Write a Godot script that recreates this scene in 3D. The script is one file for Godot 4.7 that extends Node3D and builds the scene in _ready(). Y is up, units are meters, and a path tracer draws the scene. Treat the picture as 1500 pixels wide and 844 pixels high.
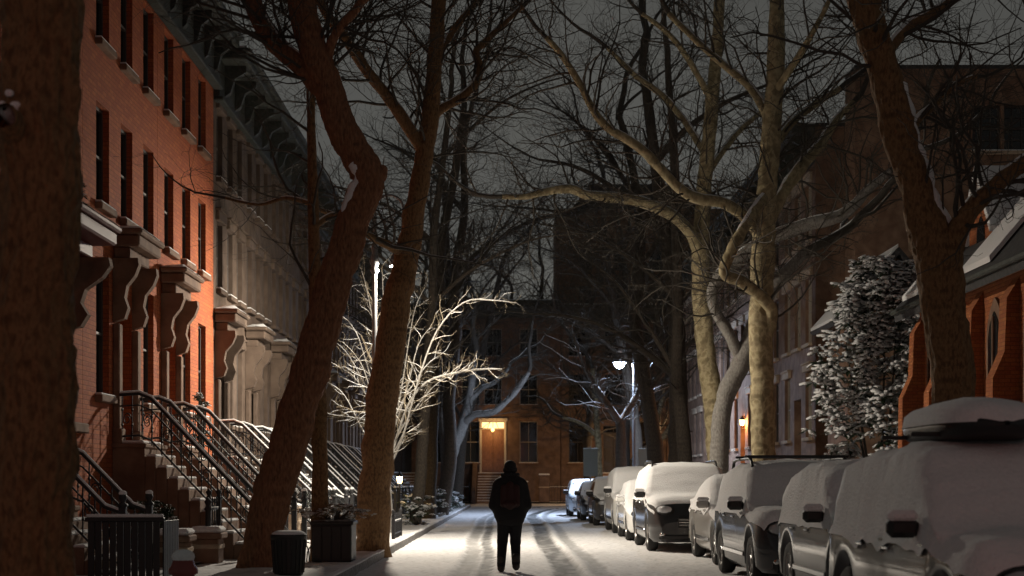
extends Node3D

# ---------------------------------------------------------------- camera model
const F := 2150.0      # focal length in pixels of the 1500 pixel wide photograph
const CAM_H := 1.43
const HORIZON := 708.0

# a pixel and a distance along the street give a point
func P(px: float, py: float, d: float) -> Vector3:
	return Vector3((px - 750.0) * d / F, CAM_H + (HORIZON - py) * d / F, -d)

var M := {}
var taken := {}
var rng := RandomNumberGenerator.new()
var noise := FastNoiseLite.new()

# ---------------------------------------------------------------- mesh builder
class MB:
	var v := PackedVector3Array()
	var n := PackedVector3Array()
	var c := PackedColorArray()
	var ix := PackedInt32Array()
	func tri(a: Vector3, b: Vector3, e: Vector3, out: Vector3) -> void:
		var k := (e - a).cross(b - a)
		if k.length_squared() < 1e-14: return
		var i := v.size()
		if k.dot(out) < 0.0:
			var t := b; b = e; e = t; k = -k
		k = k.normalized()
		v.append(a); v.append(b); v.append(e)
		n.append(k); n.append(k); n.append(k)
		ix.append(i); ix.append(i + 1); ix.append(i + 2)
	func quad(a: Vector3, b: Vector3, e: Vector3, d: Vector3, out: Vector3) -> void:
		tri(a, b, e, out); tri(a, e, d, out)
	# box with chamfered edges
	func box(ctr: Vector3, size: Vector3, ch := 0.0, bs := Basis()) -> MB:
		var h := size * 0.5
		var ax := [Vector3.RIGHT, Vector3.UP, Vector3.BACK]
		ch = minf(ch, minf(h.x, minf(h.y, h.z)) * 0.8)
		for k in 3:
			var a: Vector3 = ax[k]; var b: Vector3 = ax[(k + 1) % 3]; var e: Vector3 = ax[(k + 2) % 3]
			var hb: float = h[(k + 1) % 3] - ch; var he: float = h[(k + 2) % 3] - ch
			for s in [-1.0, 1.0]:
				var o: Vector3 = a * h[k] * s
				quad(ctr + bs * (o - b * hb - e * he), ctr + bs * (o + b * hb - e * he), ctr + bs * (o + b * hb + e * he), ctr + bs * (o - b * hb + e * he), bs * (a * s))
				if ch > 0.0:
					for t in [-1.0, 1.0]:   # edges between faces a and b
						var o1: Vector3 = a * h[k] * s + b * hb * t
						var o2: Vector3 = a * (h[k] - ch) * s + b * h[(k + 1) % 3] * t
						quad(ctr + bs * (o1 - e * he), ctr + bs * (o1 + e * he), ctr + bs * (o2 + e * he), ctr + bs * (o2 - e * he), bs * (a * s + b * t))
		if ch > 0.0:
			for sx in [-1.0, 1.0]:
				for sy in [-1.0, 1.0]:
					for sz in [-1.0, 1.0]:
						var q := Vector3(sx, sy, sz)
						tri(ctr + bs * (Vector3(h.x, h.y - ch, h.z - ch) * q), ctr + bs * (Vector3(h.x - ch, h.y, h.z - ch) * q), ctr + bs * (Vector3(h.x - ch, h.y - ch, h.z) * q), bs * q)
		return self
	# round bar along a polyline
	func tube(pts: PackedVector3Array, rad: PackedFloat32Array, sides := 6, cap := true) -> MB:
		var m := pts.size()
		if m < 2: return self
		var t := (pts[1] - pts[0]).normalized()
		var up := Vector3.RIGHT if absf(t.x) < 0.8 else Vector3.BACK
		var a := t.cross(up).normalized()
		var base := v.size()
		for i in m:
			if i > 0 and i < m - 1: t = (pts[i + 1] - pts[i - 1]).normalized()
			elif i == m - 1: t = (pts[i] - pts[i - 1]).normalized()
			a = (a - t * a.dot(t)).normalized()
			var b := t.cross(a)
			for k in sides:
				var g := TAU * k / sides
				var o := a * cos(g) + b * sin(g)
				v.append(pts[i] + o * rad[i]); n.append(o)
		for i in m - 1:
			for k in sides:
				var p0 := base + i * sides + k
				var p1 := base + i * sides + (k + 1) % sides
				ix.append(p0); ix.append(p0 + sides); ix.append(p1)
				ix.append(p1); ix.append(p0 + sides); ix.append(p1 + sides)
		if cap:
			for e in [0, m - 1]:
				var o2 := (pts[0] - pts[1]) if e == 0 else (pts[m - 1] - pts[m - 2])
				for k in range(1, sides - 1):
					tri(v[base + e * sides], v[base + e * sides + k], v[base + e * sides + k + 1], o2)
		return self
	func bar(a: Vector3, b: Vector3, r: float, sides := 6) -> MB:
		return tube(PackedVector3Array([a, b]), PackedFloat32Array([r, r]), sides)
	# surface of revolution about the y axis through ctr; prof = [radius, height]
	func lathe(ctr: Vector3, prof: Array, sides := 14, bs := Basis()) -> MB:
		var base := v.size(); var m := prof.size()
		for i in m:
			var p0: Vector2 = prof[maxi(i - 1, 0)]; var p1: Vector2 = prof[mini(i + 1, m - 1)]
			var tg := (p1 - p0).normalized()
			for k in sides:
				var g := TAU * k / sides
				v.append(ctr + bs * Vector3(cos(g) * prof[i].x, prof[i].y, sin(g) * prof[i].x))
				n.append((bs * Vector3(cos(g) * tg.y, -tg.x, sin(g) * tg.y)).normalized())
		for i in m - 1:
			for k in sides:
				var p0 := base + i * sides + k
				var p1 := base + i * sides + (k + 1) % sides
				ix.append(p0); ix.append(p1); ix.append(p0 + sides)
				ix.append(p1); ix.append(p1 + sides); ix.append(p0 + sides)
		return self
	# grid of points with smooth normals; rows[i][j]; out() gives which side is outside
	func grid(rows: Array, outward: Vector3, centre = null) -> MB:
		var base := v.size(); var m := rows.size(); var w: int = rows[0].size()
		for i in m:
			for j in w:
				var du: Vector3 = rows[i][mini(j + 1, w - 1)] - rows[i][maxi(j - 1, 0)]
				var dv: Vector3 = rows[mini(i + 1, m - 1)][j] - rows[maxi(i - 1, 0)][j]
				var k := du.cross(dv)
				if k.length_squared() < 1e-12: k = outward
				k = k.normalized()
				v.append(rows[i][j]); n.append(k)
		var mid: int = base + (m / 2) * w + w / 2
		var want: Vector3 = outward if centre == null else v[mid] - centre
		var flip := n[mid].dot(want) < 0.0
		if flip:
			for q in range(base, v.size()): n[q] = -n[q]
		for i in m - 1:
			for j in w - 1:
				var a := base + i * w + j
				var q := [a, a + 1, a + w + 1, a + w]
				# clockwise seen from outside: normal = (c-a) x (b-a)
				if flip:
					ix.append_array(PackedInt32Array([q[0], q[1], q[2], q[0], q[2], q[3]]))
				else:
					ix.append_array(PackedInt32Array([q[0], q[2], q[1], q[0], q[3], q[2]]))
		return self
	# polygon in the x,y plane drawn out along z from z0 to z1
	func prism(poly: PackedVector2Array, z0: float, z1: float, bs := Basis(), ctr := Vector3.ZERO) -> MB:
		var t := Geometry2D.triangulate_polygon(poly)
		for e in [[z0, -1.0], [z1, 1.0]]:
			for i in range(0, t.size(), 3):
				tri(ctr + bs * Vector3(poly[t[i]].x, poly[t[i]].y, e[0]), ctr + bs * Vector3(poly[t[i + 1]].x, poly[t[i + 1]].y, e[0]), ctr + bs * Vector3(poly[t[i + 2]].x, poly[t[i + 2]].y, e[0]), bs * Vector3(0, 0, e[1] * signf(z1 - z0)))
		var area := 0.0
		for i in poly.size(): area += poly[i].cross(poly[(i + 1) % poly.size()])
		for i in poly.size():
			var a := poly[i]; var b := poly[(i + 1) % poly.size()]
			var o := Vector3(b.y - a.y, a.x - b.x, 0) * signf(area)
			quad(ctr + bs * Vector3(a.x, a.y, z0), ctr + bs * Vector3(b.x, b.y, z0), ctr + bs * Vector3(b.x, b.y, z1), ctr + bs * Vector3(a.x, a.y, z1), bs * o)
		return self
	# squashed sphere
	func blob(ctr: Vector3, r: Vector3, sides := 10, rings := 7, bs := Basis()) -> MB:
		var prof := []
		for i in rings + 1:
			var g := -PI / 2 + PI * i / rings
			prof.append(Vector2(maxf(cos(g), 0.001), sin(g)))
		return lathe(ctr, prof, sides, bs * Basis.from_scale(r))
	func mesh() -> ArrayMesh:
		var m := ArrayMesh.new()
		if v.is_empty(): return m
		var a := []
		a.resize(Mesh.ARRAY_MAX)
		a[Mesh.ARRAY_VERTEX] = v; a[Mesh.ARRAY_NORMAL] = n; a[Mesh.ARRAY_INDEX] = ix
		if c.size() == v.size(): a[Mesh.ARRAY_COLOR] = c
		m.add_surface_from_arrays(Mesh.PRIMITIVE_TRIANGLES, a)
		return m

func put(called: String, mesh, material: Material, parent: Node = self, at := Vector3.ZERO) -> MeshInstance3D:
	var o := MeshInstance3D.new()
	o.mesh = mesh.mesh() if mesh is MB else mesh
	o.material_override = material
	o.position = at
	o.name = numbered(called) if parent == self else called
	parent.add_child(o, true)
	return o

func numbered(called: String) -> String:
	var k: int = taken.get(called, 0)
	taken[called] = k + 1
	return called if k == 0 else "%s_%03d" % [called, k]

func tag(o: Node, label: String, category: String, group := "") -> Node:
	o.set_meta("label", label); o.set_meta("category", category)
	if group: o.set_meta("group", group)
	return o

func thing(called: String, label: String, category: String, at := Vector3.ZERO, bs := Basis(), group := "") -> Node3D:
	var o := Node3D.new()
	o.name = numbered(called)
	add_child(o)
	o.transform = Transform3D(bs, at)
	tag(o, label, category, group)
	return o

func setting(o: Node) -> Node:
	o.set_meta("kind", "structure"); return o

# ---------------------------------------------------------------- materials
func noise_image(size: int, freq: float, seed_: int, kind := FastNoiseLite.TYPE_SIMPLEX_SMOOTH, octaves := 4) -> Image:
	var f := FastNoiseLite.new()
	f.noise_type = kind; f.seed = seed_; f.frequency = freq; f.fractal_octaves = octaves
	var im := f.get_seamless_image(size, size)
	im.convert(Image.FORMAT_L8)
	return im

func ramp_texture(im: Image, stops: Array) -> ImageTexture:
	# stops = [[value, Color(sRGB)], ...]
	var w := im.get_width(); var h := im.get_height()
	var src := im.get_data()
	var lut := PackedByteArray()
	for i in 256:
		var t := i / 255.0
		var k := 0
		while k < stops.size() - 2 and t > stops[k + 1][0]: k += 1
		var u := clampf((t - stops[k][0]) / maxf(stops[k + 1][0] - stops[k][0], 0.001), 0, 1)
		var col: Color = (stops[k][1] as Color).lerp(stops[k + 1][1], u)
		lut.append(col.r8); lut.append(col.g8); lut.append(col.b8)
	var out := PackedByteArray(); out.resize(w * h * 3)
	for i in w * h:
		var q := src[i] * 3
		out[i * 3] = lut[q]; out[i * 3 + 1] = lut[q + 1]; out[i * 3 + 2] = lut[q + 2]
	return ImageTexture.create_from_image(Image.create_from_data(w, h, false, Image.FORMAT_RGB8, out))

func mat(col: Color, rough := 0.8, metal := 0.0) -> StandardMaterial3D:
	var m := StandardMaterial3D.new()
	m.albedo_color = col; m.roughness = rough; m.metallic = metal
	return m

func tri_mat(tex: Texture2D, bump: Texture2D, scale: Vector3, rough := 0.85, relief := 0.0, world := false, tint := Color.WHITE) -> StandardMaterial3D:
	var m := mat(tint, rough)
	m.albedo_texture = tex
	m.uv1_triplanar = true; m.uv1_world_triplanar = world; m.uv1_scale = scale
	if bump and relief > 0.0:
		m.heightmap_enabled = true; m.heightmap_texture = bump; m.heightmap_scale = relief
	return m

func srgb(r: float, g: float, b: float) -> Color:
	return Color(r, g, b).linear_to_srgb()

func brick_textures() -> Array:
	var w := 512; var cols := 8; var rows := 22
	var d := PackedByteArray(); d.resize(w * w * 3)
	var hgt := PackedByteArray(); hgt.resize(w * w)
	var f := FastNoiseLite.new(); f.seed = 5; f.frequency = 0.06
	for y in w:
		var ry := y * float(rows) / w
		var row := int(ry)
		for x in w:
			var rx := x * float(cols) / w + (0.5 if row % 2 else 0.0)
			var cx := int(rx) % cols
			var fx := rx - floorf(rx); var fy := ry - row
			var e := minf(minf(fx, 1 - fx) * 21.0, minf(fy, 1 - fy) * 7.5)   # centimetres to the joint
			var hsh := fposmod(sin(cx * 12.9898 + row * 78.233) * 43758.5453, 1.0)
			var g := f.get_noise_2d(x, y) * 0.12
			var b := 0.84 + hsh * 0.11 + g
			var m := clampf((e - 0.35) / 0.5, 0, 1)
			var i := y * w + x
			d[i * 3] = int(clampf(lerpf(0.72, b, m), 0, 1) * 255)
			d[i * 3 + 1] = int(clampf(lerpf(0.71, b * (0.93 + hsh * 0.08), m), 0, 1) * 255)
			d[i * 3 + 2] = int(clampf(lerpf(0.70, b * 0.95, m), 0, 1) * 255)
			hgt[i] = int(clampf(m * 0.8 + g + 0.1, 0, 1) * 255)
	return [ImageTexture.create_from_image(Image.create_from_data(w, w, false, Image.FORMAT_RGB8, d)), ImageTexture.create_from_image(Image.create_from_data(w, w, false, Image.FORMAT_L8, hgt))]

func make_materials() -> void:
	var n1 := noise_image(512, 0.02, 11)
	var n2 := noise_image(512, 0.008, 12, FastNoiseLite.TYPE_SIMPLEX_SMOOTH, 5)
	var n3 := noise_image(512, 0.03, 13, FastNoiseLite.TYPE_CELLULAR, 2)
	var nb := noise_image(512, 0.035, 14, FastNoiseLite.TYPE_PERLIN, 5)
	var t1 := ImageTexture.create_from_image(n1); var t2 := ImageTexture.create_from_image(n2)
	var t3 := ImageTexture.create_from_image(n3); var tb := ImageTexture.create_from_image(nb)
	var bt := brick_textures()
	M.brick = tri_mat(bt[0], bt[1], Vector3(0.59, 0.59, 0.59), 0.9, 0.35, true, srgb(0.50, 0.135, 0.045))
	M.brick_church = tri_mat(bt[0], bt[1], Vector3(0.59, 0.59, 0.59), 0.9, 0.6, true, srgb(0.44, 0.15, 0.05))
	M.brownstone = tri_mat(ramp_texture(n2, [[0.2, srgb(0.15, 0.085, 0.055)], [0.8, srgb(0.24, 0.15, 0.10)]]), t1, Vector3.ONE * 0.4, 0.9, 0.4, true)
	M.grey_stone = tri_mat(ramp_texture(n2, [[0.2, srgb(0.085, 0.058, 0.042)], [0.8, srgb(0.13, 0.092, 0.068)]]), t1, Vector3.ONE * 0.4, 0.9, 0.4, true)
	M.pale_stone = tri_mat(ramp_texture(n2, [[0.2, srgb(0.33, 0.25, 0.18)], [0.8, srgb(0.45, 0.36, 0.27)]]), t1, Vector3.ONE * 0.4, 0.9, 0.3, true)
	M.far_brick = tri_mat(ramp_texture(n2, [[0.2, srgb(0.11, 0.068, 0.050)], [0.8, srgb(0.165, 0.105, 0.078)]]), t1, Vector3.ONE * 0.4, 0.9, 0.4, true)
	M.cornice = tri_mat(ramp_texture(n1, [[0.2, srgb(0.03, 0.035, 0.03)], [0.8, srgb(0.05, 0.055, 0.05)]]), null, Vector3.ONE * 0.7, 0.75)
	M.roof = tri_mat(ramp_texture(n1, [[0.2, srgb(0.03, 0.03, 0.032)], [0.8, srgb(0.06, 0.06, 0.062)]]), null, Vector3.ONE * 0.7, 0.85)
	M.wood_door = tri_mat(ramp_texture(nb, [[0.2, srgb(0.20, 0.09, 0.045)], [0.8, srgb(0.34, 0.17, 0.09)]]), null, Vector3(1.5, 0.2, 1.5), 0.5)
	M.dark_door = mat(srgb(0.03, 0.022, 0.02), 0.45)
	M.window_frame = mat(srgb(0.06, 0.05, 0.045), 0.6)
	M.light_frame = mat(srgb(0.35, 0.31, 0.26), 0.6)
	M.light_trim = mat(srgb(0.55, 0.5, 0.42), 0.6)
	M.glass = mat(srgb(0.012, 0.013, 0.015), 0.07)
	M.iron = mat(srgb(0.018, 0.018, 0.02), 0.6, 0.0)
	M.iron_grey = mat(srgb(0.10, 0.10, 0.105), 0.4, 0.0)
	M.red_canopy = mat(srgb(0.12, 0.02, 0.018), 0.6)
	# snow: clean, trodden, thin
	M.snow = tri_mat(ramp_texture(n1, [[0.15, srgb(0.74, 0.745, 0.76)], [0.85, srgb(0.84, 0.845, 0.85)]]), tb, Vector3.ONE * 2.0, 0.9, 1.2, true)
	M.ground_snow = tri_mat(ramp_texture(n1, [[0.1, srgb(0.68, 0.68, 0.68)], [0.45, srgb(0.92, 0.92, 0.92)], [0.9, srgb(1.0, 1.0, 1.0)]]), tb, Vector3.ONE * 0.55, 0.85, 1.2, true)
	M.ground_snow.vertex_color_use_as_albedo = true
	M.kerb = tri_mat(ramp_texture(n1, [[0.2, srgb(0.16, 0.15, 0.14)], [0.8, srgb(0.3, 0.29, 0.28)]]), t1, Vector3.ONE * 0.8, 0.9, 0.3, true)
	# barks
	M.bark_red = tri_mat(ramp_texture(nb, [[0.2, srgb(0.11, 0.048, 0.024)], [0.5, srgb(0.22, 0.098, 0.048)], [0.85, srgb(0.32, 0.16, 0.08)]]), tb, Vector3(1.6, 0.5, 1.6), 0.9, 4.0)
	M.bark_tan = tri_mat(ramp_texture(nb, [[0.2, srgb(0.08, 0.04, 0.016)], [0.45, srgb(0.15, 0.082, 0.035)], [0.6, srgb(0.24, 0.14, 0.062)], [0.85, srgb(0.15, 0.08, 0.036)]]), tb, Vector3(1.4, 0.6, 1.4), 0.9, 1.5)
	M.bark_plane = tri_mat(ramp_texture(noise_image(512, 0.013, 19, FastNoiseLite.TYPE_SIMPLEX_SMOOTH, 5), [[0.25, srgb(0.17, 0.135, 0.075)], [0.40, srgb(0.26, 0.21, 0.12)], [0.47, srgb(0.36, 0.30, 0.18)], [0.58, srgb(0.42, 0.36, 0.22)], [0.66, srgb(0.29, 0.24, 0.13)], [0.8, srgb(0.20, 0.155, 0.085)]]), tb, Vector3(0.5, 0.36, 0.5), 0.85, 1.6)
	M.bark_grey = tri_mat(ramp_texture(nb, [[0.2, srgb(0.12, 0.11, 0.10)], [0.8, srgb(0.26, 0.25, 0.23)]]), tb, Vector3(1.4, 0.7, 1.4), 0.9, 1.2)
	M.bark_dark = tri_mat(ramp_texture(nb, [[0.2, srgb(0.035, 0.028, 0.022)], [0.8, srgb(0.085, 0.068, 0.052)]]), tb, Vector3(1.4, 0.6, 1.4), 0.9, 1.5)
	M.twig = mat(srgb(0.06, 0.052, 0.042), 0.9)
	M.twig_pale = mat(srgb(0.20, 0.165, 0.115), 0.9)
	M.leaf = mat(srgb(0.022, 0.04, 0.018), 0.45)
	M.hedge = mat(srgb(0.025, 0.05, 0.02), 0.6)
	M.dry = mat(srgb(0.18, 0.12, 0.06), 0.85)
	M.hydrant = mat(srgb(0.22, 0.05, 0.045), 0.5)
	M.plastic = mat(srgb(0.02, 0.022, 0.022), 0.5)
	M.tyre = mat(srgb(0.018, 0.018, 0.018), 0.85)
	M.rim = mat(srgb(0.35, 0.34, 0.33), 0.35, 0.7)
	M.chrome = mat(srgb(0.6, 0.6, 0.6), 0.16, 1.0)
	M.lens = mat(srgb(0.45, 0.46, 0.48), 0.08)
	M.red_lens = mat(srgb(0.30, 0.012, 0.008), 0.12)
	M.plate = mat(srgb(0.62, 0.6, 0.5), 0.5)
	M.black_trim = mat(srgb(0.012, 0.012, 0.013), 0.45)
	M.sign = mat(srgb(0.11, 0.12, 0.105), 0.7)
	M.cloth_black = mat(srgb(0.012, 0.012, 0.014), 0.85)
	M.cloth_trouser = mat(srgb(0.013, 0.014, 0.017), 0.9)
	M.pack = mat(srgb(0.035, 0.008, 0.008), 0.75)
	M.skin = mat(srgb(0.42, 0.24, 0.16), 0.6)
	M.boot = mat(srgb(0.03, 0.025, 0.022), 0.55)

func lamp_mat(col: Color, e: float) -> StandardMaterial3D:
	var m := mat(col, 0.4)
	m.emission_enabled = true; m.emission = col; m.emission_energy_multiplier = e
	return m

# ---------------------------------------------------------------- trees
# limbs are polylines in photograph pixels [x, y, radius in pixels, extra metres of depth]
func spline(pts: Array, d: float, sub := 4) -> Array:
	var q := []
	for p in pts:
		var dd: float = d + (p[3] if p.size() > 3 else 0.0)
		q.append([P(p[0], p[1], dd), p[2] * dd / F])
	var op := PackedVector3Array(); var orr := PackedFloat32Array()
	for i in q.size() - 1:
		var a: Vector3 = q[maxi(i - 1, 0)][0]; var b: Vector3 = q[i][0]; var e: Vector3 = q[i + 1][0]; var g: Vector3 = q[mini(i + 2, q.size() - 1)][0]
		for k in sub:
			var t := float(k) / sub
			op.append(b.cubic_interpolate(e, a, g, t)); orr.append(lerpf(q[i][1], q[i + 1][1], t))
	op.append(q[-1][0]); orr.append(q[-1][1])
	for i in range(1, op.size() - 1):
		var w := Vector3(noise.get_noise_3dv(op[i] * 60.0), noise.get_noise_3dv(op[i] * 60.0 + Vector3(900, 0, 0)), noise.get_noise_3dv(op[i] * 60.0 + Vector3(0, 900, 0)))
		op[i] += w * orr[i] * 0.2
		orr[i] *= 1.0 + 0.10 * noise.get_noise_3dv(op[i] * 110.0)
	return [op, orr]

func wood_sides(r: float) -> int:
	return 12 if r > 0.12 else 8 if r > 0.06 else 6 if r > 0.03 else 4 if r > 0.012 else 3

# knobbly trunk: rings that bulge
func trunk_mesh(mb: MB, pts: PackedVector3Array, rad: PackedFloat32Array, sides := 16, furrow := 0.0) -> void:
	var rows := []
	var t := Vector3.UP; var a := Vector3.RIGHT
	for i in pts.size():
		t = (pts[mini(i + 1, pts.size() - 1)] - pts[maxi(i - 1, 0)]).normalized()
		a = (a - t * a.dot(t)).normalized()
		var b := t.cross(a)
		var row := []
		for k in sides + 1:
			var g := TAU * (k % sides) / sides
			var o := a * cos(g) + b * sin(g)
			var p := pts[i] + o * rad[i]
			var bulge := 1.0 + 0.09 * noise.get_noise_3dv(p * 45.0) + 0.06 * noise.get_noise_3dv(p * 170.0)
			if furrow > 0.0: bulge -= furrow * (0.5 - absf(noise.get_noise_3d(p.x * 420.0, p.y * 70.0, p.z * 420.0)) * 2.2)
			row.append(pts[i] + o * rad[i] * bulge)
		rows.append(row)
	mb.grid(rows, a, pts[pts.size() / 2])

# a ridge of snow lying on the upper side of a limb
func lay_snow(mb: MB, pts: PackedVector3Array, rad: PackedFloat32Array, amount: float) -> void:
	var run_p := PackedVector3Array(); var run_r := PackedFloat32Array()
	for i in pts.size():
		var t := (pts[mini(i + 1, pts.size() - 1)] - pts[maxi(i - 1, 0)]).normalized()
		var flat := sqrt(maxf(0.0, 1.0 - t.y * t.y))
		var keep := flat * 1.25 - 0.35 + noise.get_noise_3dv(pts[i] * 35.0) * 0.55
		if keep > 0.0 and i < pts.size() - 1:
			var u := (Vector3.UP - t * t.y).normalized()
			run_p.append(pts[i] + u * rad[i] * 0.62)
			run_r.append((rad[i] * 0.62 + 0.006) * clampf(keep * 2.2, 0.35, 1.0) * amount)
		else:
			if run_p.size() > 1:
				run_r[0] *= 0.4; run_r[-1] *= 0.4
				mb.tube(run_p, run_r, 6 if rad[i] > 0.02 else 3, false)
			run_p = PackedVector3Array(); run_r = PackedFloat32Array()

var budget := 0
var pruned := []
func grow(mb: MB, sn: MB, p: Vector3, dir: Vector3, r: float, length: float, level: int, o: Dictionary) -> void:
	if budget <= 0 or r < 0.0018: return
	if p.y - CAM_H > -p.z * 0.37 + 0.6 and level > 0: return
	if level > 0 and p.y < 2.6 and not o.get("low", false): return
	for q in pruned:   # twigs are kept clear of the street lamps
		if (p - q[0]).length() < q[1]: return
	var seg := clampf(length / 7.0, 0.07, 0.34)
	var m := int(length / seg)
	if m < 2: return
	var pts := PackedVector3Array([p]); var rad := PackedFloat32Array([r])
	var kids := []
	var twist: float = o.wob * (1.0 + 0.3 * level)
	for i in m:
		var t := float(i + 1) / m
		dir = (dir + Vector3(rng.randfn(), rng.randfn(), rng.randfn()) * twist + Vector3.UP * (o.up + (0.07 if dir.y < -0.15 else 0.0))).normalized()
		p += dir * seg
		var rr := r * (1.0 - 0.72 * t)
		pts.append(p); rad.append(maxf(rr, o.tip))
		if level < o.levels and t > 0.12 and rng.randf() < o.dens:
			var side := dir.cross(Vector3(rng.randfn(), rng.randfn(), rng.randfn())).normalized()
			var g := rng.randf_range(0.55, 1.15)
			kids.append([p, dir * cos(g) + side * sin(g), rr * rng.randf_range(0.42, 0.66), length * rng.randf_range(0.42, 0.72) * (1.15 - 0.55 * t)])
	budget -= m
	mb.tube(pts, rad, wood_sides(r), false)
	if sn and r > o.snow_min: lay_snow(sn, pts, rad, o.snow)
	for k in kids:
		if k[3] > o.shortest: grow(mb, sn, k[0], k[1], k[2], k[3], level + 1, o)

func tree(called: String, label: String, d: float, limbs: Array, o: Dictionary, group := "street trees") -> Node3D:
	var foot := P(limbs[0][0][0], limbs[0][0][1], d)
	foot.y = 0.0
	rng.seed = o.seed
	budget = o.get("budget", 9000)
	var def := {"wob": 0.16, "up": 0.02, "levels": 4, "dens": 0.72, "tip": 0.0026, "snow_min": 0.03, "snow": 0.8, "shortest": 0.22, "cap": 0.030, "reach": 1.0, "start": 0.35, "every": 2, "sub": 5}
	for k in o: def[k] = o[k]
	var t := thing(called, label, "tree", foot, Basis(), group)
	var sn := MB.new(); var crown := MB.new()
	var share: int = def.get("budget", 9000) / limbs.size()
	for li in limbs.size():
		var s := spline(limbs[li], d, def.sub)
		var pts: PackedVector3Array = s[0]; var rad: PackedFloat32Array = s[1]
		if li == 0:
			# run the trunk into the ground
			while pts[0].y > 0.25:
				pts.insert(0, pts[0] + ((pts[0] - pts[2]).normalized() * 0.5 + Vector3.DOWN).normalized() * minf(0.3, pts[0].y)); rad.insert(0, rad[0])
			pts.insert(0, Vector3(pts[0].x, -0.1, pts[0].z)); rad.insert(0, rad[0] * 1.25)
			t.position = Vector3(pts[0].x, 0, pts[0].z); foot = t.position
		if li > 0 and def.get("wild", false):   # an untraced limb that would cross a street lamp was sawn off
			var cut := false
			for q in pruned:
				for pt in pts: if (pt - q[0]).length() < q[1] * 1.3: cut = true
			if cut: continue
		var w := MB.new()
		for i in pts.size(): pts[i] -= foot
		# noise and pixel rules want world places: work locally, offset for growth
		if rad[0] > 0.05: trunk_mesh(w, pts, rad, 64 if def.get("furrow", 0.0) > 0.0 else 20 if rad[0] > 0.15 else 12, def.get("furrow", 0.0))
		else: w.tube(pts, rad, wood_sides(rad[0]))
		put("trunk" if li == 0 else "branch", w, def.bark, t)
		if li > 0 or def.get("trunk_snow", false): lay_snow(sn, pts, rad, def.snow)
		if def.has("windward") and def.windward[0] == li:   # snow blown against one side of the stem
			var run_p := PackedVector3Array(); var run_r := PackedFloat32Array()
			for i in pts.size():
				var u := float(i) / pts.size()
				if u < def.windward[1] or u > def.windward[2]: continue
				var side_dir: Vector3 = def.windward[3]
				run_p.append(pts[i] + side_dir * rad[i] * (0.74 + 0.12 * noise.get_noise_3dv(pts[i] * 260.0))); run_r.append(rad[i] * (0.40 + 0.16 * noise.get_noise_3dv(pts[i] * 200.0)))
			if run_p.size() > 2:
				run_r[0] *= 0.3; run_r[-1] *= 0.3
				sn.tube(run_p, run_r, 10, false)
		var spots := 0
		for i in range(1, pts.size()):
			if float(i) / pts.size() >= (def.start if li == 0 else 0.12) and i % def.every == 0: spots += 1
		for i in range(1, pts.size()):
			var u := float(i) / pts.size()
			if u < (def.start if li == 0 else 0.12) or i % def.every != 0 or li == def.get("stub", -1): continue
			budget = share / (spots + 3)
			var dir := (pts[i] - pts[i - 1]).normalized()
			var side := dir.cross(Vector3(rng.randfn(), rng.randfn(), rng.randfn())).normalized()
			var g := rng.randf_range(0.6, 1.2)
			var rr := minf(rad[i] * rng.randf_range(0.28, 0.5), def.cap)
			var cm := MB.new()
			grow_local(crown, sn, pts[i], dir * cos(g) + side * sin(g), rr, (0.8 + rr * 56.0) * def.reach * rng.randf_range(0.7, 1.2), 1, def, foot)
		# the end of the limb runs on as a branch
		var e := pts.size() - 1
		budget = share * 4 / (spots + 4)
		if li in def.get("no_end", []): continue
		grow_local(crown, sn, pts[e], (pts[e] - pts[e - 1]).normalized(), rad[e], (0.8 + rad[e] * 45.0) * def.reach, 0, def, foot)
	if crown.v.size() > 0: put("crown", crown, def.twig, t)
	if sn.v.size() > 0: put("snow", sn, M.snow, t).set_meta("kind", "stuff")
	return t

func grow_local(mb: MB, sn: MB, p: Vector3, dir: Vector3, r: float, length: float, level: int, o: Dictionary, foot: Vector3) -> void:
	# grow in world space, then shift the new vertices back to the tree's base
	var a := mb.v.size(); var b := sn.v.size()
	grow(mb, sn, p + foot, dir, r, length, level, o)
	for i in range(a, mb.v.size()): mb.v[i] -= foot
	for i in range(b, sn.v.size()): sn.v[i] -= foot

# a plain background tree that is not traced: an upright trunk that forks
func far_tree(called: String, label: String, x: float, d: float, h: float, r: float, lean: float, o: Dictionary, group := "bare trees farther down the street") -> Node3D:
	rng.seed = o.seed
	o.wild = true
	var s := F / d
	var bx := 750.0 + x * s; var by := HORIZON + CAM_H * s
	var limbs := []
	var tr := []
	var px := bx; var fork := rng.randf_range(0.28, 0.42)
	for i in 7:
		var u := i / 6.0
		tr.append([px, by - h * s * u * 0.75, r * s * (1.0 - 0.6 * u), 0.0])
		px += (lean + rng.randfn() * 0.16) * s * h * 0.06
	limbs.append(tr)
	for k in rng.randi_range(3, 5):
		var i0 := rng.randi_range(2, 5)
		var q: Array = tr[i0]
		var sd := (1.0 if k % 2 else -1.0) * rng.randf_range(0.5, 1.3)
		var dep := rng.randf_range(-2.0, 2.0)
		var l := []
		var x0: float = q[0]; var y0: float = q[1]
		for j in 5:
			var u := j / 4.0
			l.append([x0 + sd * s * h * 0.20 * u + rng.randfn() * s * 0.12 * u, y0 - s * h * (0.24 * u - 0.10 * u * u * absf(sd)), r * s * 0.34 * (1.0 - 0.7 * u), dep * u])
		limbs.append(l)
	return tree(called, label, d, limbs, o, group)

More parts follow.
